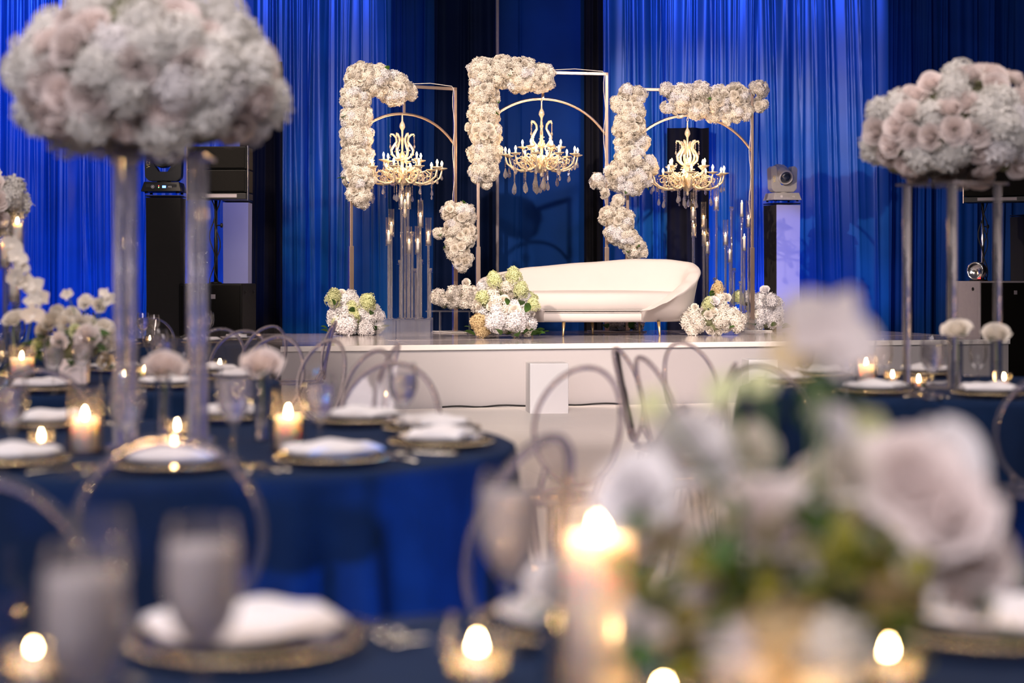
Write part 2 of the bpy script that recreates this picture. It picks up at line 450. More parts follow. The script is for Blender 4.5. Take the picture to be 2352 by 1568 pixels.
def flower(name, me, parent, pos, nrm, size, spin=None, rel=None):
    o = bpy.data.objects.new(name, me); C.objects.link(o); o.parent = parent
    base = parent.location if rel is None else rel
    o.location = Vector(pos) - base
    q = Vector(nrm).to_track_quat('Z', 'Y') @ Quaternion((0, 0, 1), random.uniform(0, 2 * pi) if spin is None else spin)
    o.rotation_mode = 'QUATERNION'; o.rotation_quaternion = q
    s = size * random.uniform(.93, 1.07); o.scale = (s, s, s)
    return o

def leaf(parent, pos, direction, size, m):
    o = bpy.data.objects.new('leaf', leafm(m)); C.objects.link(o); o.parent = parent
    o.location = Vector(pos) - parent.location
    q = Vector(direction).to_track_quat('Y', 'Z') @ Quaternion((0, 1, 0), random.uniform(-.8, .8))
    o.rotation_mode = 'QUATERNION'; o.rotation_quaternion = q; o.scale = (size, size, size)
    return o

def surface_points(spheres, spacing, gap=.55, back=-.35, zmin=None):
    """evenly spaced points on the outside of a union of spheres; points facing well away from the hall are dropped"""
    out = []
    for c, r in spheres:
        n = max(8, int(4 * pi * r * r / (spacing * spacing) * 1.6)); ph = random.uniform(0, 6)
        for i in range(n):
            y = 1 - (i + .5) / n * 2; rad = math.sqrt(1 - y * y); a = i * 2.399963 + ph
            nr = Vector((rad * cos(a), rad * sin(a), y)); p = c + nr * r
            if -nr.y < back: continue
            if zmin is not None and p.z < zmin: continue
            if any((p - c2).length < r2 * .93 for c2, r2 in spheres if c2 is not c): continue
            if any((p - q).length < spacing * .78 for q, _ in out): continue
            out.append((p, nr))
    return out

def foam_core(parent, spheres, shrink, m=M_FOAM, zmin=None):
    bm = bmesh.new()
    for c, r in spheres:
        r2 = bmesh.ops.create_icosphere(bm, subdivisions=2, radius=max(.015, r * shrink))
        bmesh.ops.translate(bm, vec=c - parent.location, verts=r2['verts'])
    if zmin is not None:
        for v in bm.verts: v.co.z = max(v.co.z, zmin - parent.location.z)
    return link('foam_base', mesh(bm, m), parent)

def floral_cluster(parent, spheres, mixk, spacing=.085, hs=.062, rs=.048, zmin=None, leaves=0, core=M_FOAM, back=-.35):
    """mixk: list of (kind, material, weight)"""
    pts = surface_points(spheres, spacing, zmin=zmin, back=back)
    foam_core(parent, spheres, .80, core, zmin)
    kinds = [k for k in mixk]; wts = [k[2] for k in mixk]; cnt = {}
    for p, nr in pts:
        kd, m, _ = random.choices(kinds, wts)[0]
        cnt[kd] = cnt.get(kd, 0) + 1
        if cnt[kd] > 295: continue
        j = nr + Vector((random.uniform(-.25, .25), random.uniform(-.25, .25), random.uniform(-.25, .25)))
        pp = p + nr * random.uniform(-.012, .014)
        if kd == 'rose': flower('rose', rose(m, random.randrange(3)), parent, pp, j, rs)
        elif kd == 'hydrangea': flower('hydrangea', hyd(m, random.randrange(3)), parent, pp - nr * hs * .4, j, hs)
        elif kd == 'cone_hydrangea': flower('cone_hydrangea', cone(m, 0), parent, pp - nr * hs * .3, j, hs)
    for i in range(leaves):
        p, nr = random.choice(pts)
        leaf(parent, p - nr * .02, nr + Vector((random.uniform(-.8, .8), random.uniform(-.8, .2), random.uniform(-.6, .3))), random.uniform(.07, .12) * (hs / .062), M_LEAF)
    return pts

# ================================================================== THE SETTING
struct('floor', box_me((26, 34, .1), M_FLOOR, 0), (0, 9, -.05))
struct('wall_back', box_me((26, .2, 8), M_WALL, 0), (0, 24.4, 4))
struct('wall_left', box_me((.2, 34, 8), M_WALL, 0), (-12.9, 9, 4))
struct('wall_right', box_me((.2, 34, 8), M_WALL, 0), (12.9, 9, 4))

DY = 23.0
def dx(px): return (px - 1176) * DY / FPX
def drape(px0, px1, m, label, ridges, amp=.05, wav=.35, y=DY, slant=0.0, top=6.9, ztop=None, seed=0, gather=0):
    """a hanging cloth panel: broad waves plus narrow pressed ridges that catch the light"""
    r = np.random.default_rng(seed + 100)
    x0, x1 = dx(px0), dx(px1)
    nx = max(8, int((x1 - x0) / .011)); nz = 22
    xs = np.linspace(x0, x1, nx); zs = np.linspace(.02, top, nz)
    X, Z = np.meshgrid(xs, zs)
    Yv = np.zeros_like(X)
    ph = r.uniform(0, 6, 4)
    for k in range(3):
        Yv += amp / (k + 1) * np.sin(2 * pi * X / (wav / (1 + .7 * k)) + ph[k] + .25 * np.sin(Z * 1.1 + ph[3]))
    n = int(ridges * (x1 - x0))
    for i in range(n):
        cx = r.uniform(x0, x1); w = r.uniform(.007, .024); h = r.uniform(.010, .045) * (1 if r.random() < .75 else 1.8)
        tilt = r.normal(0, .012) + slant; zc = r.uniform(1, 6); zw = r.uniform(1.8, 6)
        Yv -= h * np.exp(-((X - cx - tilt * (Z - 3)) / w) ** 2) * np.exp(-((Z - zc) / zw) ** 2)
    if gather:
        X = X + (gather * (3.2 - Z) / 3.2) * 0
    verts = np.stack([X, Yv + y, Z], -1).reshape(-1, 3)
    idx = np.arange(nx * nz).reshape(nz, nx)
    faces = np.stack([idx[:-1, :-1], idx[:-1, 1:], idx[1:, 1:], idx[1:, :-1]], -1).reshape(-1, 4)
    me = raw_mesh(verts.tolist(), faces.tolist(), m, True, 'drape')
    o = link('drape', me)
    return tag(o, label, 'curtain')

drape(-420, 118, M_NAVY, 'brightly lit blue satin drape with dense streaky folds at the far left', 26, .03, .5, seed=1)
drape(108, 250, M_NAVY, 'blue satin drape with dark-edged folds just left of the front flower tower', 22, .045, .32, seed=2)
drape(242, 432, M_NAVY, 'blue drape hanging behind the left black lighting tower', 14, .03, .45, seed=3)
drape(425, 592, M_NAVY, 'blue drape panel behind the left loudspeaker on a pole', 5, .02, .8, seed=4)
drape(560, 655, M_BLACK, 'black drape hanging right beside the left loudspeaker', 6, .05, .3, y=22.75, top=4.05, seed=5)
drape(584, 768, M_NAVY, 'blue satin drape with bright streaks to the right of the front flower tower', 20, .035, .42, seed=6)
drape(760, 905, M_NAVY, 'blue drape with thin light creases behind the leftmost arch column', 13, .02, .6, seed=7)
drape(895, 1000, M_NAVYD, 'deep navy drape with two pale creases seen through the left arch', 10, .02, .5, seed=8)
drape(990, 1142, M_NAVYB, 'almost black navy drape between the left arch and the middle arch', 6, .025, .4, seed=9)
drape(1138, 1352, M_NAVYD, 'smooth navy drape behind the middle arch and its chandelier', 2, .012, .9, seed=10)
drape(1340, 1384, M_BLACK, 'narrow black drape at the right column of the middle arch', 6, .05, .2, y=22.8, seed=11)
drape(1378, 1545, M_NAVY, 'blue satin drape with fine creases behind the right garland column', 19, .03, .4, seed=12)
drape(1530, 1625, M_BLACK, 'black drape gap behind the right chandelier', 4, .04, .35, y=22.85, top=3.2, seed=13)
drape(1538, 1752, M_NAVY, 'blue drape with pressed creases above and behind the right arch', 14, .025, .5, seed=14)
drape(1742, 1885, M_NAVY, 'bright blue drape behind the right moving-head light', 13, .03, .5, slant=-.02, seed=15)
drape(1878, 2052, M_NAVY, 'smooth blue drape to the right of the right lighting tower', 7, .015, .7, slant=-.02, seed=16)
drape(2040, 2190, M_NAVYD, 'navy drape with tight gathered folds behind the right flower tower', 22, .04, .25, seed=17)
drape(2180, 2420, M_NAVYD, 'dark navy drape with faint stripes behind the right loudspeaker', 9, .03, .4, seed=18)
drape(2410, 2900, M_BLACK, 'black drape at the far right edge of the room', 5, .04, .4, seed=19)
drape(-900, -410, M_NAVY, 'blue drape beyond the left edge of the room', 14, .04, .4, seed=20)
# drape pole seen above the middle arch
t = link('drape_upright_pole', tube([(0, 0, 0), (0, 0, 6.8)], .022, M_GREYPL, 10)); t.location = (dx(1143), 22.72, 0)
tag(t, 'slim pipe upright standing behind the middle arch garland', 'pole')

# ------------------------------------------------------------------ dance floor
df = thing('dance_floor', (-2.12, 16.0, 0), 'glossy white dance floor laid in front of the stage', 'dance floor', R(14.5))
pm = box_me((1.216, 1.216, .018), M_DANCE, .002, (0, 0, .009))
for i in range(5):
    for j in range(8):
        o = link('floor_panel', pm, df, (-.9 + i * 1.22, -.70 - j * 1.22, random.uniform(0, .0008)))

# ------------------------------------------------------------------ stage
SH = .61; SL = 7.45; SW = 3.66; SA = R(14.5)
SB = Vector((-2.12, 16.0, 0)); SU = Vector((cos(SA), sin(SA), 0)); SV = Vector((-sin(SA), cos(SA), 0))
stage = thing('stage', SB, 'low white gloss stage with plain fascia across the hall', 'stage', SA)
nX, nYp = 6, 3
pw, pd = SL / nX, SW / nYp
dm = box_me((pw - .004, pd - .004, .03), M_DECK, .002)
for i in range(nX):
    for j in range(nYp):
        link('deck_panel', dm, stage, (pw * (i + .5), pd * (j + .5), SH - .015 - random.uniform(0, .0012)))
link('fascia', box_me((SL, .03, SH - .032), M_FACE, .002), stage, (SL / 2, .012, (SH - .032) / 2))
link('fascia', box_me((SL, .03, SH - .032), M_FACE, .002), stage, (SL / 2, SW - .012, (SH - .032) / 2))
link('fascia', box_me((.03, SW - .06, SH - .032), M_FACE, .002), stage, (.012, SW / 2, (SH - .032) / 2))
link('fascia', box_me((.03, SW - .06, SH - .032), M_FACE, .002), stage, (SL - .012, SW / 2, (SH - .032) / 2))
link('edge_trim', box_me((SL + .02, .02, .05), M_WHITE, .004), stage, (SL / 2, -.012, SH - .026))
# cable along the foot of the stage
pts = []
for k in range(30):
    s_ = 1.5 + k * .062
    p = SB + SU * s_ - SV * (.05 + .012 * sin(k * 1.3)); pts.append((p.x, p.y, .028 + .006 * sin(k * .8)))
tag(link('power_cable', tube(pts, .009, M_CABLE, 6)), 'thin black cable lying along the foot of the stage', 'cable')

# plinths in front of the stage
for px0, px1, py, Y, lab in ((1208, 1304, 832, 15.85, 'white square plinth standing against the middle of the stage front'),
                             (1708, 1782, 824, 16.4, 'white square plinth standing against the right part of the stage front')):
    w = (px1 - px0) * Y / FPX; h = EYE - (py - HOR) * Y / FPX
    t = thing('plinth', (((px0 + px1) / 2 - 1176) * Y / FPX, Y, 0), lab, 'plinth', R(6))
    link('body', box_me((w * .92, w * .92, h), M_PLINTH, .006, (0, 0, h / 2)), t)

# ------------------------------------------------------------------ gold arches with an inner bow
def arch(name_label, pl, pr, H, drop, sag):
    L = Vector(pl); Rr = Vector(pr); mid = (L + Rr) / 2
    d = (Rr - L); w = d.length; ang = math.atan2(d.y, d.x)
    t = thing('flower_arch', (mid.x, mid.y, SH), name_label, 'arch', ang)
    b = .018
    for s in (-1, 1):
        bm = bmesh.new(); add_box(bm, (s * w / 2, 0, H / 2), (.036, .036, H), .003); link('column', mesh(bm, M_ROSEGOLD, False), t)
        bm = bmesh.new(); add_box(bm, (s * w / 2, 0, .50), (.052, .052, .96), .003); link('sleeve', mesh(bm, M_ROSEGOLD, False), t)
        bm = bmesh.new(); add_box(bm, (s * w / 2, 0, .008), (.34, .5, .012), .003); link('base_plate', mesh(bm, M_WHITE, False), t)
    bm = bmesh.new(); add_box(bm, (0, 0, H - b), (w + .036, .036, .036), .003); link('top_bar', mesh(bm, M_ROSEGOLD, False), t)
    Rc = ((w / 2) ** 2 + sag ** 2) / (2 * sag); a0 = math.asin(w / 2 / Rc)
    pts = [(Rc * sin(-a0 + 2 * a0 * i / 28), 0, H - drop - Rc + Rc * cos(-a0 + 2 * a0 * i / 28)) for i in range(29)]
    link('bow', tube(pts, .016, M_ROSEGOLD, 8), t)
    bm = bmesh.new(); add_box(bm, (0, 0, H - drop / 2), (.03, .03, drop), .002); link('hanger_post', mesh(bm, M_ROSEGOLD, False), t)
    pts = [(w / 2 - .03 - .012 * sin(i * 1.1), -.024, H - .02 - i * .1) for i in range(16)]
    link('lamp_cable', tube([(0.1, -.02, H + .012), (w / 4, -.02, H + .03), (w / 2 - .05, -.022, H + .01)] + pts, .004, M_WCABLE, 5), t)
    return mid
m1 = arch('gold square arch at the left of the stage with flowers down its left column', ((806 - 1176) * 19.4 / FPX, 19.4, 0), ((1045 - 1176) * 20.0 / FPX, 20.0, 0), 2.81, .33, .34)
m2 = arch('tallest gold square arch, in the middle behind the sofa', ((1098 - 1176) * 19.85 / FPX, 19.85, 0), ((1393 - 1176) * 20.15 / FPX, 20.15, 0), 3.0, .32, .42)
m3 = arch('gold square arch at the right with flowers over its whole top bar', ((1441 - 1176) * 20.2 / FPX, 20.2, 0), ((1727 - 1176) * 20.45 / FPX, 20.45, 0), 2.83, .31, .42)

# ------------------------------------------------------------------ chandeliers
def bulb_mesh(): return lathe([(.006, 0), (.012, .008), (.0135, .02), (.009, .036), (.003, .048), (0.0008, .052)], None, 8)
def chandelier(label, px, Y, py_bottom, ztop, n_low, n_up, rl, off_low, strand_seed):
    rr = random.Random(strand_seed); big_ = 1.5 if strand_seed == 2 else 1.0
    base = P(px, py_bottom, Y)
    t = thing('chandelier', base, label, 'chandelier', rr.uniform(0, .5))
    H = ztop - base.z
    # chain of oval links and the rod below it
    bm = bmesh.new(); z = .80
    while z < H - .01:
        k = int(round(z / .036)); pts = []
        for i in range(10):
            a = 2 * pi * i / 10; pts.append((.010 * cos(a) * (k % 2), .010 * cos(a) * ((k + 1) % 2), z + .022 * sin(a)))
        add_tube(bm, pts, .0035, 5, closed=True); z += .036
    link('chain', mesh(bm, M_CHAND), t)
    link('stem', lathe([(.004, .82), (.008, .80), (.010, .74), (.030, .70), (.034, .67), (.012, .63), (.010, .56), (.022, .54), (.012, .50), (.010, .40), (.03, .36), (.045, .33), (.02, .28), (.014, .20), (.035, .17), (.06, .13), (.02, .10), (.02, .08)], M_CHAND, 12), t)
    link('bowl', lathe([(.09, .075), (.075, .05), (.045, .02), (.02, .005), (.012, -.01), (.02, -.025), (.012, -.04), (0.001, -.05)], M_CHAND, 14, cap=False), t)
    # crown scrolls
    sc = cached('scroll', lambda: tube([(.03, 0, .30), (.07, 0, .315), (.115, 0, .36), (.125, 0, .41), (.095, 0, .46), (.065, 0, .505), (.07, 0, .55), (.10, 0, .585), (.13, 0, .59), (.138, 0, .57), (.125, 0, .562)], [.008, .011, .014, .015, .014, .012, .013, .012, .010, .007, .004], M_CHAND, 7))
    for i in range(6):
        o = link('crown_scroll', sc, t); o.rotation_euler = (0, 0, i * pi / 3)
    low = cached('armlow', lambda: tube([(.04, 0, .09), (.10, 0, .07), (.17, 0, .03), (.25, 0, .025), (.33, 0, .05), (.39, 0, .10), (.405, 0, .155), (.41, 0, .185)], [.010, .011, .012, .012, .011, .010, .009, .008], M_CHAND, 7))
    upa = cached('armup', lambda: tube([(.03, 0, .20), (.07, 0, .165), (.13, 0, .165), (.19, 0, .20), (.215, 0, .25), (.22, 0, .275)], [.008, .009, .010, .009, .008, .007], M_CHAND, 7))
    curl = cached('curl', lambda: tube([(.12, 0, .06), (.16, 0, .11), (.22, 0, .13), (.26, 0, .10), (.25, 0, .07), (.22, 0, .075)], .006, M_CHAND, 6))
    pan = cached('pan', lambda: lathe([(.004, -.006), (.03, 0), (.055, .012), (.06, .02), (.052, .016), (.02, .008), (.012, .012), (.012, .03)], M_CHAND, 14, cap=False))
    slv = cached('sleeve', lambda: lathe([(.011, .01), (.011, .052), (.007, .054)], M_WAX, 8))
    blb = cached('bulb', lambda: bulb_mesh())
    if not blb.materials: blb.materials.append(M_BULB)
    def strand(n, big):
        def f():
            bm = bmesh.new(); z = 0
            for i in range(n):
                r2 = bmesh.ops.create_icosphere(bm, subdivisions=1, radius=.008); z -= .019
                bmesh.ops.translate(bm, vec=(0, 0, z), verts=r2['verts'])
            z -= .012; s = big
            add_lathe(bm, [(.001, z), (.007 * s, z - .018 * s), (.014 * s, z - .040 * s), (.012 * s, z - .054 * s), (.001, z - .064 * s)], 6, cap=False)
            return mesh(bm, M_CRYS, False)
        return cached(('strand', n, big), f)
    for i in range(n_low):
        a = i * 2 * pi / n_low + off_low; s = rl / .41
        am = link('arm', low, t); am.rotation_euler = (0, 0, a); am.scale = (s, s, 1)
        link('drip_pan', pan, am, (.41, 0, .19)); link('candle_sleeve', slv, am, (.41, 0, .19))
        link('bulb', blb if rr.random() < .93 else blb, am, (.41, 0, .243))
        o = link('glass_curl', curl, t); o.rotation_euler = (0, 0, a + pi / n_low)
        o = link('glass_curl', curl, t, (0, 0, .08)); o.rotation_euler = (0, 0, a + .1); o.scale = (.75, .75, 1.1)
        o = link('glass_curl', curl, t, (0, 0, .02)); o.rotation_euler = (0, 0, a + .35); o.scale = (1.25, 1.25, 1.2)
        p = (rl * cos(a), rl * sin(a), .185); link('crystal_strand', strand(rr.choice((2, 3, 5, 6)), rr.choice((.8, 1.0, 1.35)) * big_), t, p)
        b = a + .18; p = (rl * .97 * cos(b) * .8, rl * .8 * sin(b), .04); link('crystal_strand', strand(rr.choice((3, 5, 7)), rr.choice((.8, 1.2, 1.5)) * big_), t, p)
        for q, (rq, zq) in enumerate(((.12, .20), (.20, .17), (.28, .17), (.35, .16))):
            p = (rq * cos(a + .3 * q), rq * sin(a + .3 * q), zq); link('crystal_strand', strand(rr.choice((2, 3, 4)), rr.choice((.8, 1.2))), t, p)
    for i in range(n_up):
        a = i * 2 * pi / n_up + off_low + .2
        am = link('upper_arm', upa, t); am.rotation_euler = (0, 0, a)
        link('drip_pan', pan, am, (.22, 0, .28)); link('candle_sleeve', slv, am, (.22, 0, .28)); link('bulb', blb, am, (.22, 0, .333))
        p = (.22 * cos(a), .22 * sin(a), .275); link('crystal_strand', strand(rr.choice((2, 3, 4)), 1.0), t, p)
        a2 = i * pi / 3; link('crystal_strand', strand(4, .9), t, (.135 * cos(a2), .135 * sin(a2), .57))
    for i in range(9):
        a = rr.uniform(0, 6.28); q = rr.uniform(.03, .16); link('crystal_strand', strand(rr.choice((3, 5, 6)), rr.choice((1.2, 1.6)) * big_), t, (q * cos(a), q * sin(a), .03))
    # swags of beads between the crown and the upper pans
    bm = bmesh.new()
    for i in range(6):
        a = i * pi / 3 + .25
        for k in range(9):
            f = k / 8; r_ = .12 + .10 * f; z = .40 - .12 * f - .07 * sin(pi * f)
            r2 = bmesh.ops.create_icosphere(bm, subdivisions=1, radius=.0075); bmesh.ops.translate(bm, vec=(r_ * cos(a), r_ * sin(a), z), verts=r2['verts'])
    for i in range(n_low):
        a = i * 2 * pi / n_low + off_low + .1
        for k in range(13):
            f = k / 12; r_ = .05 + (rl * .95 - .05) * f; z = .30 - .11 * f - .12 * sin(pi * f)
            r2 = bmesh.ops.create_icosphere(bm, subdivisions=1, radius=.0085); bmesh.ops.translate(bm, vec=(r_ * cos(a), r_ * sin(a), z), verts=r2['verts'])
    link('bead_swags', mesh(bm, M_CRYS, False), t)['kind'] = 'stuff'
    # the lamp's own light
    for zz, pw_ in ((.30, 20), (.36, 12)):
        d = bpy.data.lights.new('chandelier_light', 'POINT'); d.energy = pw_; d.color = (1.0, .60, .30); d.shadow_soft_size = .22
        o = bpy.data.objects.new('chandelier_light', d); C.objects.link(o); o.location = base + Vector((0, 0, zz))
chandelier('lit crystal chandelier hanging in the left arch above the clear candlesticks', 924, m1.y - .02, 428, SH + 2.81 - .33, 10, 6, .45, .1, 1)
chandelier('lit crystal chandelier with large teardrops hanging in the middle arch', 1244, m2.y - .02, 397, SH + 3.0 - .32, 10, 6, .42, .3, 2)
chandelier('lit crystal chandelier with long bead strands hanging in the right arch', 1579, m3.y - .02, 440, SH + 2.83 - .31, 10, 6, .43, .2, 3)

# ------------------------------------------------------------------ garlands on the arches
def blobs(lst, Y, shrink=6, dy=None):
    out = []
    for k, (px, py, r) in enumerate(lst):
        y = Y(px) if callable(Y) else Y
        p = P(px, py, y); out.append((p, max(.02, (r - shrink) * y / FPX)))
    return out
MIX = [('hydrangea', M_PETAL, 5), ('rose', M_PETAL, 4), ('hydrangea', M_PETALW, 1.5)]
def garland(label, lst, Y, mixk=MIX, leaves=3, **k):
    bl = blobs(lst, Y, 8)
    zb = min(c.z - r for c, r in bl); cx = sum(c.x for c, _ in bl) / len(bl); cy = sum(c.y for c, _ in bl) / len(bl)
    t = thing('flower_garland', (cx, cy, zb), label, 'garland')
    floral_cluster(t, bl, mixk, leaves=leaves, **k)
    return t
yl = lambda px: 19.4 + (px - 806) / 239 * .6
G = dict(spacing=.078, hs=.064, rs=.052, core=mat('cream foam core', (.62, .55, .45), .9, noise=.2, nscale=20))
garland('white rose and hydrangea garland over the left arch corner and down its left column',
        [(828, 178, 40), (866, 188, 44), (905, 203, 44), (936, 207, 26), (816, 225, 38), (820, 270, 40), (818, 315, 42), (822, 360, 42), (824, 405, 42), (825, 442, 34), (828, 462, 22)], yl, **G)
garland('white rose and hydrangea garland over the middle arch corner and down its left column',
        [(1112, 168, 42), (1150, 166, 44), (1195, 172, 46), (1240, 180, 38), (1112, 215, 40), (1112, 262, 40), (1114, 308, 42), (1114, 352, 42), (1112, 392, 38), (1118, 422, 17), (1080, 292, 17)], 19.9, **G)
garland('hanging white flower cluster low on the right column of the left arch',
        [(1036, 488, 28), (1062, 496, 34), (1044, 525, 32), (1065, 540, 36), (1052, 568, 34), (1062, 595, 28), (1062, 612, 18), (1008, 537, 15)], 19.85, **G)
garland('white flower garland winding down the left column of the right arch',
        [(1438, 212, 24), (1464, 222, 26), (1422, 240, 26), (1450, 255, 34), (1446, 292, 42), (1430, 330, 26), (1474, 328, 24), (1448, 368, 42), (1488, 378, 28), (1424, 402, 40), (1470, 405, 32), (1372, 418, 22), (1450, 425, 32), (1388, 445, 18), (1420, 462, 20)], 20.15, **G)
garland('white flower cluster behind the highest part of the sofa back',
        [(1398, 498, 28), (1428, 508, 34), (1416, 535, 32), (1440, 548, 34), (1455, 568, 30), (1472, 580, 20)], 20.15, **G)
garland('white rose and hydrangea garland along the top bar of the right arch',
        [(1532, 207, 22), (1530, 246, 19), (1568, 222, 36), (1560, 250, 24), (1605, 215, 34), (1600, 246, 34), (1648, 230, 38), (1640, 262, 24), (1690, 224, 38), (1700, 256, 32), (1742, 204, 26), (1744, 240, 22), (1672, 270, 20)], lambda px: 20.2 + (px - 1441) / 286 * .25, **G)

# ------------------------------------------------------------------ flower piles on the stage deck
def pile(label, lst, Y, mixk, leaves=8, zmin=SH + .005, extra=(), name='floral_pile', **k):
    bl = blobs(lst, Y, 9)
    cx = sum(c.x for c, _ in bl) / len(bl)
    t = thing(name, (cx, Y, zmin), label, 'flowers')
    kk = dict(spacing=.10, hs=.075, rs=.055, zmin=zmin + .02, back=-.25); kk.update(k)
    floral_cluster(t, bl, mixk, leaves=0, **kk)
    for i in range(leaves):
        a = random.uniform(pi, 2 * pi); p = Vector((cx, Y, zmin + random.uniform(.02, .08))) + Vector((cos(a) * bl[0][1] * 1.6, sin(a) * bl[0][1] * 1.0, 0))
        leaf(t, p, Vector((cos(a), sin(a), random.uniform(-.1, .35))), random.uniform(.08, .14), M_LEAF)
    for kd, px, py, y, sz, m in extra:
        p = P(px, py, y); nr = Vector((random.uniform(-.5, .5), -1, random.uniform(.1, .9)))
        if kd == 'leaf': leaf(t, p, nr, sz, m)
        elif kd == 'rose': flower('rose', rose(m, 1), t, p, nr, sz)
        elif kd == 'cone': flower('cone_hydrangea', cone(m, 0), t, p, Vector((random.uniform(-.3, .3), -.35, 1)), sz)
        elif kd == 'hyd': flower('hydrangea', hydbig(m, 0), t, p, nr, sz)
    return t
pile('round white and green flower pile at the foot of the left arch column',
     [(812, 722, 46), (782, 735, 34), (848, 730, 38), (800, 698, 34), (838, 700, 30), (775, 690, 26), (860, 750, 24), (775, 752, 22)], 19.15,
     [('hydrangea', M_PETALW, 6), ('hydrangea', M_PETALG, 2), ('rose', M_PETALW, 1)], leaves=14,
     extra=[('cone', 766, 684, 19.0, .095, M_PETALG), ('cone', 845, 695, 19.0, .09, M_PETALG), ('hyd', 795, 745, 18.9, .12, M_PETALW), ('hyd', 840, 755, 18.95, .10, M_PETALW),
            ('leaf', 768, 700, 18.85, .1, M_LEAF), ('leaf', 815, 715, 18.85, .11, M_LEAF), ('leaf', 850, 722, 18.85, .1, M_LEAF), ('rose', 787, 672, 19.1, .05, M_PETAL)])
pile('largest white and green flower pile in front of the left end of the sofa',
     [(1160, 715, 56), (1125, 690, 42), (1195, 700, 44), (1165, 665, 40), (1130, 735, 36), (1200, 745, 36), (1165, 752, 30), (1210, 680, 26), (1110, 665, 24)], 18.2,
     [('hydrangea', M_PETALW, 5), ('hydrangea', M_PETAL, 3), ('rose', M_PETAL, 3), ('hydrangea', M_PETALG, 1.2)], leaves=16,
     extra=[('cone', 1180, 634, 18.1, .085, M_PETALG), ('cone', 1135, 642, 18.1, .085, M_PETALG), ('cone', 1197, 665, 18.0, .075, M_PETALG), ('cone', 1225, 700, 18.0, .075, M_PETALG),
            ('hyd', 1140, 738, 17.9, .115, M_PETALW), ('hyd', 1185, 735, 17.85, .12, M_PETALW), ('rose', 1183, 712, 17.8, .07, M_PETAL), ('hyd', 1100, 740, 18.0, .10, M_PETALT), ('hyd', 1108, 758, 18.0, .08, M_PETALT),
            ('leaf', 1196, 700, 17.8, .13, M_LEAF), ('leaf', 1207, 716, 17.8, .13, M_LEAF), ('leaf', 1150, 768, 17.8, .14, M_LEAF), ('leaf', 1190, 772, 17.8, .14, M_LEAF), ('leaf', 1165, 700, 17.8, .1, M_LEAF)])
pile('low cream flower pile at the right end of the sofa',
     [(1598, 735, 34), (1625, 732, 38), (1655, 732, 38), (1685, 735, 32), (1640, 750, 34), (1590, 752, 24), (1690, 752, 24)], 19.0,
     [('hydrangea', M_PETAL, 7), ('rose', M_PETAL, 2)], leaves=2,
     extra=[('cone', 1648, 664, 19.0, .075, M_PETALT), ('hyd', 1652, 684, 19.0, .085, M_PETAL), ('rose', 1642, 690, 18.9, .055, M_PETALW), ('rose', 1668, 684, 18.95, .055, M_PETAL),
            ('leaf', 1636, 684, 18.95, .1, M_LEAF), ('leaf', 1630, 678, 19.0, .09, M_LEAF), ('cone', 1628, 698, 18.95, .08, M_PETALG), ('rose', 1596, 705, 18.9, .045, M_PETAL)])
pile('cool white flower pile at the foot of the right arch column',
     [(1750, 705, 40), (1772, 700, 28), (1735, 730, 34), (1770, 725, 34), (1722, 690, 28), (1760, 742, 24), (1714, 740, 22)], 20.6,
     [('hydrangea', M_PETALW, 8), ('hydrangea', M_PETAL, 1)], leaves=5,
     extra=[('rose', 1757, 664, 20.5, .055, M_PETALW), ('hyd', 1770, 690, 20.4, .09, M_PETALW), ('cone', 1694, 685, 20.4, .085, M_PETALG)])
pile('small white flower pile with green leaves glimpsed under the sofa',
     [(1405, 748, 18), (1432, 746, 20), (1462, 747, 18)], 20.3, [('hydrangea', M_PETALW, 5)], leaves=6, spacing=.08,
     extra=[('leaf', 1395, 753, 20.0, .14, M_LEAF), ('leaf', 1445, 752, 20.0, .14, M_LEAF), ('leaf', 1470, 755, 20.0, .1, M_LEAF)])
# clear side table with flowers on it
tz = EYE - (713 - HOR) * 18.9 / FPX
st = thing('side_table', (-.62, 18.9, SH), 'low clear acrylic side table left of the sofa', 'table')
link('tabletop', box_me((.62, .36, .012), M_BOX, .002, (0, 0, tz - SH - .006)), st)
for sx in (-1, 1):
    link('side_panel', box_me((.012, .36, tz - SH - .014), M_BOX, .002, (sx * .16, 0, (tz - SH - .014) / 2)), st)
pile('long low cream flower mound resting on the clear side table', [(1012, 685, 26), (1040, 683, 30), (1070, 680, 30), (1100, 682, 28), (1020, 700, 20), (1090, 698, 22), (1055, 700, 22)], 18.9,
     [('hydrangea', M_PETAL, 7), ('rose', M_PETAL, 2)], leaves=0, zmin=tz, spacing=.085, extra=[('rose', 1071, 648, 18.9, .05, M_PETAL)])

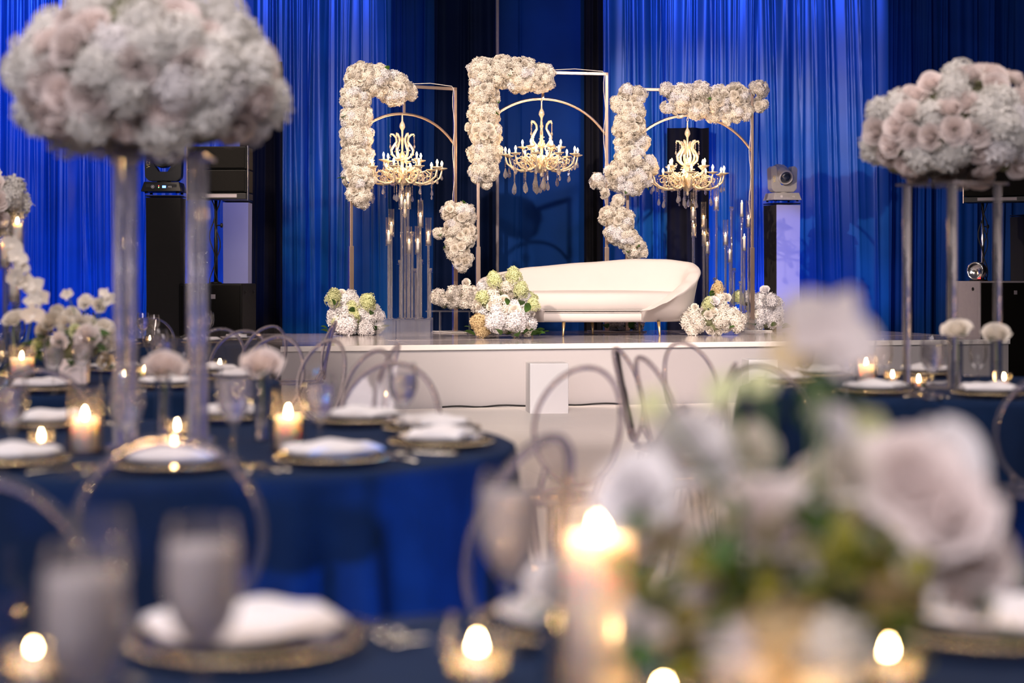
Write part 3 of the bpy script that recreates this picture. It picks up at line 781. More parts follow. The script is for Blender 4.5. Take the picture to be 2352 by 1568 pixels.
# ------------------------------------------------------------------ sofa
def sofa():
    base = onz(1352, 757, SH); base = Vector(((1354 - 1176) * 19.15 / FPX, 19.15, SH))
    t = thing('sofa', base, 'white velvet curved sofa with sloping back and gold legs on the stage', 'sofa', R(5))
    a, b = 1.20, .50
    def hgt(th):      # top height of the back along the plan ellipse, th in degrees (0 = right, 90 = back, 180 = left)
        ks = [(-62, .285), (-52, .36), (-40, .47), (-26, .58), (-10, .69), (2, .75), (18, .805), (40, .835), (62, .84), (90, .80), (120, .75), (145, .69), (160, .64), (175, .60), (195, .52), (215, .42), (240, .30)]
        for (t0, h0), (t1, h1) in zip(ks, ks[1:]):
            if t0 <= th <= t1: f = (th - t0) / (t1 - t0); f = f * f * (3 - 2 * f) * .5 + f * .5; return h0 + (h1 - h0) * f
        return ks[-1][1]
    def plan(th, off): return ((a + off) * cos(R(th)), (b + off) * sin(R(th)) * (1 if sin(R(th)) > 0 else 1.15))
    V = []; F = []; n = 110
    prof = [(-.115, .15, 0), (-.055, .30, 0), (.0, None, .70), (.035, None, .93), (.02, None, .985), (-.03, None, 1.0), (-.08, None, .985), (-.11, None, .93), (-.16, None, .72), (-.20, .36, 0), (-.20, .17, 0)]
    m_ = len(prof)
    for i in range(n + 1):
        th = -62 + 302 * i / n; h = hgt(th)
        for off, z, f in prof:
            zz = z if z is not None else min(.30, h - .02) + max(.02, h - .30) * f
            if z is not None and z >= .3: zz = min(z, h - .03)
            x, y = plan(th, off); V.append((x, y, zz))
    for i in range(n):
        for k in range(m_):
            k2 = (k + 1) % m_; F.append((i * m_ + k, i * m_ + k2, (i + 1) * m_ + k2, (i + 1) * m_ + k))
    F.append(tuple(range(m_))); F.append(tuple(n * m_ + k for k in range(m_ - 1, -1, -1)))
    me = raw_mesh(V, F, M_SOFA, True)
    bm = bmesh.new(); bm.from_mesh(me); bmesh.ops.recalc_face_normals(bm, faces=bm.faces); bm.to_mesh(me); bm.free()
    link('backrest', me, t)
    def slab(off, z0, z1, crown, front, seg=72):
        bm = bmesh.new()
        rings = []
        for o_, z in ((off - .03, z0), (off, z0 + .02), (off, z1 - .04), (off - .025, z1 - .012), (off - .07, z1)):
            r_ = []
            for i in range(seg):
                th = 360 * i / seg; c_, s_ = cos(R(th)), sin(R(th))
                y = (b + o_) * s_ * (front if s_ < 0 else 1)
                r_.append(bm.verts.new(((a + o_) * c_, y, z)))
            rings.append(r_)
        for q, w_ in ((.7, .6), (.35, .9)):
            rings.append([bm.verts.new((v.co.x * q, v.co.y * q, z1 + crown * w_)) for v in rings[4]])
        for A, B in zip(rings, rings[1:]):
            for i in range(seg):
                j = (i + 1) % seg; bm.faces.new((A[i], A[j], B[j], B[i]))
        bm.faces.new(rings[0][::-1]); bm.faces.new(rings[-1])
        return mesh(bm, M_SOFA)
    link('seat_base', slab(-.10, .15, .272, 0, 1.12), t)
    link('seat_cushion', slab(-.085, .275, .47, .022, 1.14), t)
    lm = cached('sofaleg', lambda: lathe([(.009, 0), (.011, .01), (.020, .155)], M_GOLD, 10))
    for x, y in ((-.34, -.40), (.72, -.36), (.05, .1), (-.85, -.25), (-.6, .36), (.62, .38)):
        o = link('leg', lm, t, (x, y, 0)); o.rotation_euler = (R(-6 if y < 0 else 6), R(4 if x < 0 else -4), 0)
    pts = []
    for i in range(73):
        th = 180 + 180 * i / 72; pts.append(((a - .082) * cos(R(th)), (b - .083) * sin(R(th)) * 1.14, .277))
    link('piping', tube(pts, .006, M_SOFA, 6), t)
sofa()

# ------------------------------------------------------------------ candlesticks on clear risers
def flame_mesh(): return lathe([(.0008, -.004), (.0036, 0), (.0048, .005), (.004, .011), (.002, .017), (.0005, .022)], M_FLAME, 8)
def flame(parent, loc, s=1.0):
    o = link('flame', cached('flame', flame_mesh), parent, loc); o.scale = (s, s, s)
    o = link('wick', cached('wick', lambda: lathe([(.0012, -.006), (.0012, .005)], M_WICK, 5)), parent, (loc[0], loc[1], loc[2] - .004))

def glow(loc, w):
    d = bpy.data.lights.new('candle_light', 'POINT'); d.energy = w; d.color = (1.0, .53, .25); d.shadow_soft_size = .006
    o = bpy.data.objects.new('candle_light', d); C.objects.link(o); o.location = loc
def candle(label, loc, r, h, m, cat='candle', group=None, lit=1.0, name='taper_candle', well=True):
    t = thing(name, loc, label, cat, group=group)
    link('wax', cached(('wax', r, h, m.name), lambda: lathe([(r, 0), (r, h - .004), (r * .94, h), (r * .84, h - .004), (r * .6, h - (.014 if r > .03 else .003)), (.001, h - (.016 if r > .03 else .004))], m, 20)), t)
    flame(t, (0, 0, h + (.002 if r > .03 else .006)), lit)
    if r > .03: glow(t.location + Vector((0, 0, h - .002)), .8)
    return t

def candlestick(label, loc, h, chimney, group=None):
    """h = height of the drip plate above the riser; chimney = height of the glass tube or 0"""
    t = thing('candlestick', loc, label, 'candlestick', group=group)
    link('rod', lathe([(.030, 0), (.030, .006), (.0125, .008), (.0125, h)], M_ROD, 12), t)
    link('drip_plate', cached('drip', lambda: lathe([(.001, 0), (.032, 0), (.034, .004), (.001, .006)], M_BOX, 16)), t, (0, 0, h))
    link('cup', cached('cupc', lambda: lathe([(.008, .004), (.012, .010), (.022, .018), (.024, .045), (.015, .047), (.013, .02), (.001, .018)], M_ROD, 8)), t, (0, 0, h))
    if chimney: link('glass_chimney', cached(('chim', round(chimney, 2)), lambda: lathe([(.029, .004), (.029, round(chimney, 2))], M_THIN, 18, cap=False)), t, (0, 0, h))
    return t

# left cluster (photo column, plate row, chimney top row or 0, candle 1/0)
Ls = [(892.6, 564, 499, 1), (898.7, 544, 479, 1), (919.4, 607, 0, 0), (922.4, 480, 435, 1), (930, 501, 0, 1), (937.2, 480, 430, 1), (939.5, 585, 520, 1), (946.7, 542, 0, 0),
      (954.6, 626, 0, 0), (959.7, 584, 520, 1), (965.6, 523, 459, 1), (966.8, 606, 0, 0), (983.9, 564, 500, 1), (987.8, 626, 0, 0)]
Rs = [(1592, 506, 440, 1), (1593.6, 545, 483, 1), (1616, 526, 464, 1), (1617.8, 565, 503, 1), (1624.7, 586, 524, 1), (1642, 647, 0, 0), (1645.4, 484, 422, 1), (1666.5, 565, 503, 1),
      (1676.5, 605, 543, 1), (1680, 484, 0, 0), (1685.7, 625, 0, 0), (1701, 655, 0, 0), (1703.8, 501, 0, 1), (1709.6, 579, 0, 1), (1719, 524, 461, 1)]
ORD = ['first', 'second', 'third', 'fourth', 'fifth', 'sixth', 'seventh', 'eighth', 'ninth', 'tenth', 'eleventh', 'twelfth', 'thirteenth', 'fourteenth', 'fifteenth']
def cluster(rows, Y0, riser_top, where, seed):
    rr = random.Random(seed)
    for k, (px, pl, ch, lit) in enumerate(rows):
        Y = Y0 + rr.uniform(-.16, .16) + (k % 3 - 1) * .12
        p = P(px, pl, Y); h = p.z - riser_top
        d = 'with glass chimney' if ch else ('without chimney' if lit else 'empty, without chimney')
        candlestick(f'clear candlestick {d}, {ORD[k]} from the left {where}', (p.x, Y, riser_top), h, (pl - ch) * Y / FPX if ch else 0)
        if lit:
            candle(f'lit ivory candle in the {ORD[k]} candlestick from the left {where}', (p.x, Y, p.z + .019), .0145, (.11 if ch else .155) + rr.uniform(-.01, .01), M_WAX)
cluster(Ls, 18.05, SH + .205, 'under the left chandelier', 3)
cluster(Rs, 19.8, SH + .165, 'beside the right arch', 4)
def riser(label, x, y, w, d, h, rz=0):
    t = thing('riser', (x, y, SH), label, 'stand', rz)
    link('top_panel', box_me((w, d, .01), M_BOX, .002, (0, 0, h - .005)), t)
    for s in (-1, 1): link('front_panel' if s < 0 else 'rear_panel', box_me((w, .01, h - .012), M_BOX, .002, (0, s * (d / 2 - .005), (h - .012) / 2)), t)
riser('clear acrylic riser under the leftmost candlesticks', (892 - 1176) * 18.05 / FPX, 18.05, .19, .62, .20)
riser('clear acrylic riser in the middle of the left candlestick group', (937 - 1176) * 18.05 / FPX, 18.05, .20, .62, .20)
riser('clear acrylic riser under the right part of the left candlestick group', (975 - 1176) * 18.05 / FPX, 18.05, .15, .62, .20)
riser('clear acrylic riser under the candlesticks behind the sofa end', (1606 - 1176) * 19.8 / FPX, 19.8, .24, .6, .16)
riser('clear acrylic riser in the middle of the right candlestick group', (1655 - 1176) * 19.8 / FPX, 19.8, .22, .6, .16)
riser('clear acrylic riser at the right arch column', (1702 - 1176) * 19.8 / FPX, 19.8, .23, .6, .16)

# ------------------------------------------------------------------ moving head lights on scrim covered towers
def text_me(body, size, m):
    cu = bpy.data.curves.new('lettering', 'FONT'); cu.body = body; cu.size = size; cu.extrude = .0006; cu.align_x = 'CENTER'; cu.align_y = 'CENTER'
    o = bpy.data.objects.new('lettering_tmp', cu); C.objects.link(o)
    dg = bpy.context.evaluated_depsgraph_get(); me = bpy.data.meshes.new_from_object(o.evaluated_get(dg))
    bpy.data.objects.remove(o); me.materials.clear(); me.materials.append(m); return me

def tower(label, x, y, w, z1, rz, scrim, side, band=None):
    t = thing('lighting_tower', (x, y, 0), label, 'stand', rz)
    link('base_plate', box_me((w * 1.35, w * 1.35, .012), M_BLKPL, .003, (0, 0, .006)), t)
    bm = bmesh.new()
    V = []; hh = z1 - .03
    # stretch cover: waisted a little between base and top
    levels = [(0.02, 1.03), (.3, .99), (hh * .5, .965), (hh * .85, .985), (hh, 1.0)]
    for nm, mm, sides in (('front_scrim', scrim, [(-1, -1, 1, -1)]), ('side_scrim', side, [(-1, 1, -1, -1), (1, -1, 1, 1), (1, 1, -1, 1)])):
        V = []; F = []
        for (ax, ay, bx, by) in sides:
            b0 = len(V)
            for z, k in levels:
                V += [(ax * w / 2 * k, ay * w / 2 * k, z), (bx * w / 2 * k, by * w / 2 * k, z)]
            for i in range(len(levels) - 1): F.append((b0 + 2 * i, b0 + 2 * i + 1, b0 + 2 * i + 3, b0 + 2 * i + 2))
        link(nm, raw_mesh(V, F, mm, False), t)
    link('top_plate', box_me((w * 1.02, w * 1.02, .012), M_BLKPL, .003, (0, 0, z1 - .012)), t)
    return t

def moving_head(label, x, y, z, rz, tilt, s=1.0, lcd=True, M_BLKPL=M_BLKPL):
    t = thing('moving_head_light', (x, y, z), label, 'stage light', rz)
    w = .345 * s
    bm = bmesh.new()                                   # base: flared box with feet
    vs = add_box(bm, (0, 0, .052 * s + .012), (w, w * .95, .095 * s), .006)
    for v in bm.verts:
        k = 1 + .16 * max(0, (.075 * s - v.co.z)) / (.06 * s); v.co.x *= k; v.co.y *= k
    link('base', mesh(bm, M_BLKPL, False), t)
    for sx in (-1, 1):
        for sy in (-1, 1): link('foot', cached('foot', lambda: lathe([(.016, 0), (.014, .016)], M_BLKPL, 8)), t, (sx * w * .44, sy * w * .42, 0))
    f = link('display_panel', box_me((w * .86, .004, .050 * s), M_BLKPL, .001), t, (0, -w * .5 - .003, .062 * s))
    if lcd: link('display', box_me((w * .10, .003, .022 * s), M_LCD, .001), f, (w * .08, -.003, 0))
    g = [(-.30, .016)]
    # round logo ring with a diamond, then small print
    bm = bmesh.new(); pts = [(.015 * s * cos(a * pi / 8), -.004, .015 * s * sin(a * pi / 8)) for a in range(16)]
    add_tube(bm, pts, .0022, 5, closed=True); add_box(bm, (0, -.004, 0), (.014 * s, .002, .014 * s), 0, None)
    link('emblem', mesh(bm, M_WPRINT, False), f, (-w * .24, 0, 0))
    o = link('lettering', cached(('small_print', s), lambda: text_me('ADJ', .022 * s, M_WPRINT)), f, (w * .24, -.003, 0)); o.rotation_euler = (pi / 2, 0, 0)
    if lcd:
        link('indicator', box_me((.008, .003, .008), M_LEDR, 0), f, (-w * .07, -.003, .008)); link('indicator', box_me((.008, .003, .008), M_LEDG, 0), f, (-w * .07, -.003, -.006))
    yb = .125 * s; hy = .34 * s
    # yoke: rounded U plate, front view, extruded in depth
    prof = []
    W2 = w * .54; iw = w * .30
    outer = [(-W2, hy + yb - .03), (-W2 + .01, yb + .04), (-W2 + .05, yb), (W2 - .05, yb), (W2 - .01, yb + .04), (W2, hy + yb - .03), (W2 - .03, hy + yb), (iw + .012, hy + yb), (iw, hy + yb - .03),
             (iw, yb + .17 * s), (iw * .45, yb + .085 * s), (-iw * .45, yb + .085 * s), (-iw, yb + .17 * s), (-iw, hy + yb - .03), (-iw - .012, hy + yb), (-W2 + .03, hy + yb)]
    bm = bmesh.new(); A = [bm.verts.new((x_, -.075 * s, z_)) for x_, z_ in outer]; B = [bm.verts.new((x_, .075 * s, z_)) for x_, z_ in outer]
    bm.faces.new(A); bm.faces.new(B[::-1])
    for i in range(len(A)): j = (i + 1) % len(A); bm.faces.new((A[i], B[i], B[j], A[j]))
    bmesh.ops.bevel(bm, geom=bm.edges[:], offset=.006, segments=2, affect='EDGES')
    yk = link('yoke', mesh(bm, M_BLKPL, False), t)
    o = link('lettering', cached(('yoke_print', s), lambda: text_me('VIZI', .050 * s, M_YEL)), yk, (-W2 + .045 * s, -.079 * s, yb + .17 * s)); o.rotation_euler = (pi / 2, R(-90), 0)
    link('turntable', lathe([(.07 * s, .10 * s), (.07 * s, .13 * s)], M_BLKPL, 20), t)
    hd = bpy.data.objects.new('head', None); C.objects.link(hd); hd.parent = t
    hb = lathe([(.06 * s, -.20 * s), (.095 * s, -.17 * s), (.105 * s, -.05 * s), (.105 * s, .06 * s), (.10 * s, .12 * s), (.098 * s, .15 * s), (.082 * s, .155 * s), (.080 * s, .13 * s), (.001, .13 * s)], M_BLKPL, 24, cap=False)
    bpy.data.objects.remove(hd)
    hd = link('head', hb, t, (0, 0, yb + .235 * s)); hd.rotation_euler = (R(90 + tilt), 0, 0)
    link('lens', lathe([(.074 * s, .134 * s), (.06 * s, .150 * s), (.035 * s, .160 * s), (.001, .164 * s)], M_LENS, 24, cap=False), hd)
    for a in range(4): link('vent_rib', box_me((.10 * s, .008, .03 * s), M_BLKPL, .002), hd, (0, .10 * s, -.10 * s + a * .035 * s))
    return t
zt = EYE - (443 - HOR) * 17.4 / FPX
tower('black fabric covered lighting tower between the two clear columns of the front flower tower', (372 - 1176) * 17.4 / FPX, 17.6, .345, zt - .015, R(2), M_BLKSCRIM, M_BLKSCRIM)
moving_head('black moving head stage light on the black tower at left, blue display lit', (368 - 1176) * 17.4 / FPX, 17.6, zt, R(2), 4, 1.02)
zt = EYE - (462 - HOR) * 21.7 / FPX
tower('lighting tower with pale lavender lit front cover and black side at right', (1800 - 1176) * 21.7 / FPX, 21.85, .335, zt - .015, R(20), M_SCRIM, M_BLKSCRIM)
moving_head('silver grey moving head stage light on the pale tower at right', (1801 - 1176) * 21.7 / FPX, 21.85, zt, R(14), 20, .95, lcd=False, M_BLKPL=M_GREYSH)
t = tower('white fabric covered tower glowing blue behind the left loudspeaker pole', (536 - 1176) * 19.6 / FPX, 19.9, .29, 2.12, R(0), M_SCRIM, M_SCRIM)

# ------------------------------------------------------------------ loudspeakers
def subwoofer(label, x, y, w, d, h, rz, side):
    t = thing('subwoofer', (x, y, 0), label, 'speaker', rz)
    link('cabinet', box_me((w, d, h), side, .012, (0, 0, h / 2)), t)
    link('grille', box_me((w - .04, .012, h - .04), M_GRILLE, .004, (0, -d / 2 - .004, h / 2)), t)
    link('badge', box_me((.045, .004, .045), M_GREYPL, .002, (.03, -d / 2 - .011, h - .13)), t)
    for sx in (-1, 1):
        for sy in (-.3, .3):
            o = link('socket', cached('sock', lambda: lathe([(.02, 0), (.02, .004), (.012, .005), (.012, -.005)], M_BLKPL, 10)), t, (sx * (w / 2 + .001), sy * d, h - .09)); o.rotation_euler = (0, sx * pi / 2, 0)
    for sx in (-1, 1):
        for sy in (-1, 1): link('caster', cached('cast', lambda: lathe([(.03, 0), (.03, .02)], M_BLKPL, 10)), t, (sx * (w / 2 - .05), sy * (d / 2 - .05), -.001))
    return t
def line_speaker(label, px, py0, py1, Y, w, rz, bands):
    z0 = EYE - (py1 - HOR) * Y / FPX; z1 = EYE - (py0 - HOR) * Y / FPX
    t = thing('array_speaker', ((px - 1176) * Y / FPX, Y, z0), label, 'speaker', rz)
    h = z1 - z0; n = len(bands) ; zb = .07
    hh = (h - zb) / n
    for k in range(n):
        b = link('cabinet', box_me((w, .34, hh - .008), M_CABINET, .008, (0, 0, zb + hh * (k + .5))), t)
        link('grille', box_me((w - .03, .01, hh - .03), M_GRILLE, .003, (0, -.175, zb + hh * (k + .5))), b)
    link('mixer_base', box_me((w, .34, zb - .01), M_BLKPL, .004, (0, 0, zb / 2)), t)
    link('light_strip', box_me((w * .62, .004, zb * .5), M_GREYPL, .001, (.02, -.172, zb * .55)), t)
    for sx in (-1, 1):
        link('rigging_rail', box_me((.012, .05, h + .01), M_CHROME if sx > 0 else M_ROSEGOLD, .002, (sx * (w / 2 + .008), -.12, h / 2)), t)
    return t, z0
sx_ = (500 - 1176) * 17.6 / FPX
subwoofer('black subwoofer cabinet on the floor at the left of the stage', sx_ - .02, 17.75, .64, .7, 1.18, R(-3), M_CABINET)
ls, z0 = line_speaker('two box black column loudspeaker on a pole above the left subwoofer', 506, 338, 460, 17.7, .60, R(-3), (1, 1))
def pole(label, x, y, za, zb_, cables, mm):
    t = thing('speaker_pole', (x, y, za), label, 'pole')
    link('tube', lathe([(.019, 0), (.019, (zb_ - za) * .55), (.016, (zb_ - za) * .56), (.016, zb_ - za)], mm, 10), t)
    link('flange', lathe([(.06, -.002), (.06, .012), (.02, .02)], M_BLKPL, 14), t)
    k = link('lock_knob', lathe([(.006, 0), (.006, .03), (.022, .032), (.024, .05), (.015, .055)], M_BLKPL, 8), t, (.016, 0, (zb_ - za) * .70)); k.rotation_euler = (0, pi / 2, 0)
    for c_ in range(cables):
        pts = [(.03 * sin(i * .7 + c_ * 2) + (.02 if c_ else -.03), -.03 - .02 * cos(i * .7 + c_ * 2), (zb_ - za) * (1 - i / 16)) for i in range(17)]
        link('cable', tube(pts, .006, M_CABLE, 5), t)
    return t
pole('black speaker pole with looped cables on the left subwoofer', (497 - 1176) * 17.75 / FPX, 17.72, 1.18, z0, 2, M_BLKPL)
subwoofer('large subwoofer with grey side panel behind the right flower tower', 5.55, 19.95, .95, .55, 1.20, R(25), M_GREYPL)
ls2, z02 = line_speaker('black column loudspeaker turned inward behind the right flower tower', 2290, 372, 466, 19.9, .70, R(-22), (1,))
pole('chrome speaker pole with twisted cables on the right subwoofer', (2257 - 1176) * 19.95 / FPX, 19.95, 1.20, z02, 3, M_CHROME)
t = thing('desk_fan', ((2245 - 1176) * 19.7 / FPX, 19.72, 1.20), 'small grey round fan lamp standing on the right subwoofer', 'lamp', R(-40))
o = link('housing', lathe([(.06, -.06), (.10, -.05), (.105, .05), (.09, .06), (.085, .045), (.001, .04)], M_CHROME, 18), t, (0, 0, .115)); o.rotation_euler = (R(90), 0, 0)
link('indicator', box_me((.03, .006, .012), M_LEDR, .001), t, (.06, -.07, .03)); link('bracket', box_me((.16, .06, .012), M_BLKPL, .003, (0, 0, .006)), t)
t = tower('dark covered lighting tower at the right edge of the room', (2372 - 1176) * 20.9 / FPX, 21.0, .35, 2.0, R(10), M_BLKSCRIM, M_BLKSCRIM)

# ================================================================== DINNER TABLES
TH = .76
def table(label, clab, cx, cy, r, seed, nf=26, low=.01):
    rr = np.random.default_rng(seed)
    t = thing('dining_table', (cx, cy, 0), label, 'table')
    link('tabletop', lathe([(r - .04, TH - .035), (r - .02, TH - .03), (r - .02, TH - .008)], M_GREYPL, 48), t)
    link('pedestal', lathe([(.30, 0), (.30, .03), (.05, .05), (.05, TH - .05), (.2, TH - .036)], M_BLKPL, 20), t)
    n = 288; V = []; F = []; ph = rr.uniform(0, 6, 6)
    V.append((0, 0, TH))
    rad = [r * .5, r * .93, r * .985, r, r + .004]; zz = [TH, TH, TH - .001, TH - .008, TH - .03]
    drop = [.03, .12, .25, .4, .55, TH - low]
    rings = []
    for q, z in zip(rad, zz): rings.append([(q, z, 0)] * 1)
    allr = [(q, z, 0.0) for q, z in zip(rad, zz)] + [(r + .006 + .055 * (d / TH), TH - d, min(1, d / .5) ** 1.2) for d in drop[1:]]
    for q, z, am in allr:
        for i in range(n):
            a = 2 * pi * i / n
            f = .5 * sin(nf * a + ph[0] + 1.2 * sin(3 * a + ph[1])) + .35 * sin(nf * 1.7 * a // 1 * 0 + (nf + 9) * a + ph[2] + sin(2 * a + ph[3])) + .15 * sin(5 * a + ph[4])
            k = q + am * .06 * f
            V.append((k * cos(a), k * sin(a), z + (.0015 * sin(7 * a + ph[5]) if z >= TH - .001 else 0)))
    for i in range(n): F.append((0, 1 + i, 1 + (i + 1) % n))
    for k in range(len(allr) - 1):
        for i in range(n):
            a, b = 1 + k * n + i, 1 + k * n + (i + 1) % n; F.append((a, a + n, b + n, b))
    me = raw_mesh(V, F, M_LINEN, True)
    o = link('tablecloth', me); o.location = (cx, cy, .002); tag(o, clab, 'tablecloth')
    return t
T = {'near': (.2, 1.55, 1.03), 'left': (-.92, 5.1, .93), 'right': (1.95, 7.75, .93), 'rear': (-2.0, 8.05, .92), 'far': (-2.75, 12.9, .90), 'farleft': (-3.55, 10.6, .9)}
table('round dinner table nearest the viewer', 'dark navy velvet cloth on the table nearest the viewer', *T['near'], 1)
table('round dinner table with the taller flower tower at left', 'blue velvet pleated cloth on the table with the large left flower tower', *T['left'], 2)
table('round dinner table under the right flower tower', 'navy velvet cloth on the table under the right flower tower', *T['right'], 3)
table('round dinner table behind the large left one', 'navy cloth on the table with the square vase arrangement', *T['rear'], 4)
table('distant round dinner table before the black lighting tower', 'navy cloth on the distant table before the black lighting tower', *T['far'], 5)
table('distant round dinner table at the left edge', 'navy cloth on the distant table at the left edge', *T['farleft'], 6)

# ------------------------------------------------------------------ clear chairs
def chair_parts():
    seat = lathe([(.001, .440), (.17, .440), (.198, .447), (.205, .457), (.200, .467), (.17, .470), (.001, .464)], M_CHAIR, 36)
    el = []
    def bp(u, v, off=0):    # point on the leaning back, u across, v up
        z = .695 + v * .215; lean = .17 + .09 * (v + 1) / 2
        return (u * .198, -lean - .035 * (1 - u * u) + .0 + off, z)
    for i in range(40):
        a = 2 * pi * i / 40; el.append(bp(cos(a), sin(a)))
    rim = tube(el, .0115, M_CHAIR, 8, closed=True)
    V = [bp(0, 0)]; F = []
    for k, q in enumerate((.33, .66, .96)):
        for i in range(40):
            a = 2 * pi * i / 40; V.append(bp(q * cos(a), q * sin(a)))
    for i in range(40): F.append((0, 1 + i, 1 + (i + 1) % 40))
    for k in range(2):
        for i in range(40):
            a, b = 1 + k * 40 + i, 1 + k * 40 + (i + 1) % 40; F.append((a, a + 40, b + 40, b))
    pan = raw_mesh(V, F, M_PANEL, True)
    legs = [tube([(sx * .15, sy * .14, .445), (sx * .158, sy * (.15 + (.03 if sy < 0 else 0)), .22), (sx * .165, sy * (.155 + (.09 if sy < 0 else .01)), .0)], [.017, .015, .011], M_CHAIR, 8) for sx, sy in ((-1, 1), (1, 1), (-1, -1), (1, -1))]
    struts = [tube([(sx * .12, -.15, .455), (sx * .125, -.175, .50), (sx * .13, -.195, .535)], .012, M_CHAIR, 7) for sx in (-1, 1)]
    return seat, rim, pan, legs, struts
CP = chair_parts()
def chair(label, x, y, face, group=None):
    """face: point the chair looks at"""
    d_ = math.hypot(face[0] - x, face[1] - y); x += .2 * (face[0] - x) / d_; y += .2 * (face[1] - y) / d_
    for tx, ty, tr in T.values():            # keep every seat clear of the cloths
        d_ = math.hypot(x - tx, y - ty)
        if d_ < tr + .25: x, y = tx + (x - tx) / d_ * (tr + .25), ty + (y - ty) / d_ * (tr + .25)
    a = math.atan2(face[1] - y, face[0] - x) - pi / 2
    t = thing('ghost_chair', (x, y, 0), label, 'chair', a, group)
    seat, rim, pan, legs, struts = CP
    link('seat', seat, t); link('back_frame', rim, t); link('back_panel', pan, t)
    for l in legs: link('leg', l, t)
    for s_ in struts: link('strut', s_, t)
    return t
chair('clear oval back chair in front of the large left table, back to the viewer', -.745, 3.82, (-.92, 5.1))
chair('clear oval back chair turned side-on at the right front of the left table', .0, 3.72, (-.85, 4.22))
chair('large clear oval back chair cut off by the left edge in front', -.86, 2.86, (.0, 1.7))
chair('clear oval back chair at the right side of the large left table', .20, 4.65, (-.92, 5.0))
chair('clear round back chair before the white plinth', .23, 6.45, (-.6, 5.4))
chair('clear chair at the back left of the middle gap, leaning side-on', -.66, 8.65, (-2.0, 8.75))
chair('clear oval back chair facing the viewer behind the left table', -.48, 6.75, (-.80, 5.1))
chair('clear tall-looking chair behind the left table, its rim near the stage corner', -1.03, 9.25, (-2.0, 8.35))
chair('clear oval back chair next to the stage corner behind the left table', -.80, 8.0, (-1.6, 7.3))
chair('clear chair seen nearly edge-on in the middle of the hall', .58, 8.2, (1.95, 7.8))
chair('clear narrow chair leaning right in the middle of the hall', .66, 7.35, (1.95, 7.7))
chair('clear oval back chair behind the front flowers in the middle of the hall', .93, 8.9, (1.95, 7.8))
chair('clear chair just above the front flowers, turned side-on', .77, 6.75, (-.6, 7.0))
chair('clear round back chair at the front of the right table', 1.20, 6.95, (1.95, 7.8))
chair('clear round back chair cut off by the right edge', 1.93, 6.25, (1.95, 7.8))
chair('clear chair on the far side of the right table', 1.75, 9.2, (1.95, 7.8))
chair('clear chair at the back right of the right table', 2.85, 8.7, (1.95, 7.8))
chair('clear chair at the left edge behind the pillar candle', -1.75, 6.45, (-2.0, 8.0))
chair('clear chair at the far right side of the rear table', -1.35, 9.75, (-2.0, 8.2))
chair('clear chair behind the rear table near the black tower', -1.72, 11.0, (-2.7, 12.8))
chair('clear chair right of the distant table, seen side-on', -1.93, 12.2, (-2.75, 12.9))
chair('clear chair at the right of the distant table near the subwoofer', -1.72, 13.1, (-2.75, 12.9))
chair('clear chair leaning by the stage corner, seen edge-on', -1.95, 11.45, (-2.75, 12.8))
chair('clear tall chair in front of the black lighting tower', -2.95, 14.2, (-2.75, 12.9))
chair('clear chair left of the black lighting tower', -2.72, 11.65, (-2.75, 12.9))
chair('clear chair beyond the rear table arrangement', -2.45, 9.35, (-2.0, 8.1))
chair('clear chair at the left of the rear table', -3.1, 7.5, (-2.0, 8.1))
chair('clear chair behind the square vase arrangement', -3.0, 9.3, (-3.55, 10.6))

# ------------------------------------------------------------------ tableware: shared meshes
def goblet_set(h=.19, r=.038, lvl=.62, water=M_WATER):
    st = h * .42
    prof = [(.033, 0), (.034, .003), (.012, .007), (.0045, .02), (.004, st * .7), (.006, st - .006), (r * .42, st + .008), (r * .80, st + h * .13), (r, st + h * .27), (r * .96, st + h * .42), (r * .82, h)]
    g = lathe(prof, M_THIN, 24, cap=False)
    zt_ = st + (h - st) * lvl
    wp = [(.001, st + .004)]
    for (q, z) in prof[6:]:
        if z < zt_: wp.append((q * .95, z + .001))
    wp += [(r * .93, zt_), (.001, zt_)]
    return g, lathe(wp, water, 20)
GOB = goblet_set(.228, .045, .74); GOBT = goblet_set(.250, .048, .80); GOBN = goblet_set(.235, .040, .82, M_HAZEWATER); WINE = goblet_set(.215, .038, .08)
FLUTE = (lathe([(.030, 0), (.031, .003), (.008, .007), (.004, .02), (.004, .08), (.012, .10), (.022, .14), (.025, .19), (.0215, .235)], M_THIN, 20, cap=False), None)
def glass(label, x, y, kind=GOB, name='water_goblet', z=TH + .004, group=None):
    t = thing(name, (x, y, z), label, 'glass', random.uniform(0, 6), group)
    link('bowl_and_stem', kind[0], t)
    if kind[1]: link('water', kind[1], t)
    return t
CHG = lathe([(.001, .004), (.09, .004), (.12, .007), (.145, .014), (.150, .017), (.147, .019), (.118, .011), (.09, .008), (.001, .008)], M_PANEL, 40)
def beads_me():
    bm = bmesh.new()
    for q, s, n in ((.148, .0050, 64),):
        for i in range(n):
            a = 2 * pi * i / n; r2 = bmesh.ops.create_icosphere(bm, subdivisions=1, radius=s)
            bmesh.ops.translate(bm, vec=(q * cos(a), q * sin(a), .019), verts=r2['verts'])
    return mesh(bm, M_PALEGOLD)
BEADS = beads_me()
RIM = lathe([(.143, .0185), (.150, .0215), (.149, .0235), (.142, .0200)], M_PALEGOLD, 40, cap=False)
PLATE = lathe([(.001, .020), (.075, .020), (.095, .026), (.120, .036), (.121, .038), (.095, .030), (.075, .024), (.001, .024)], M_CHINA, 36)
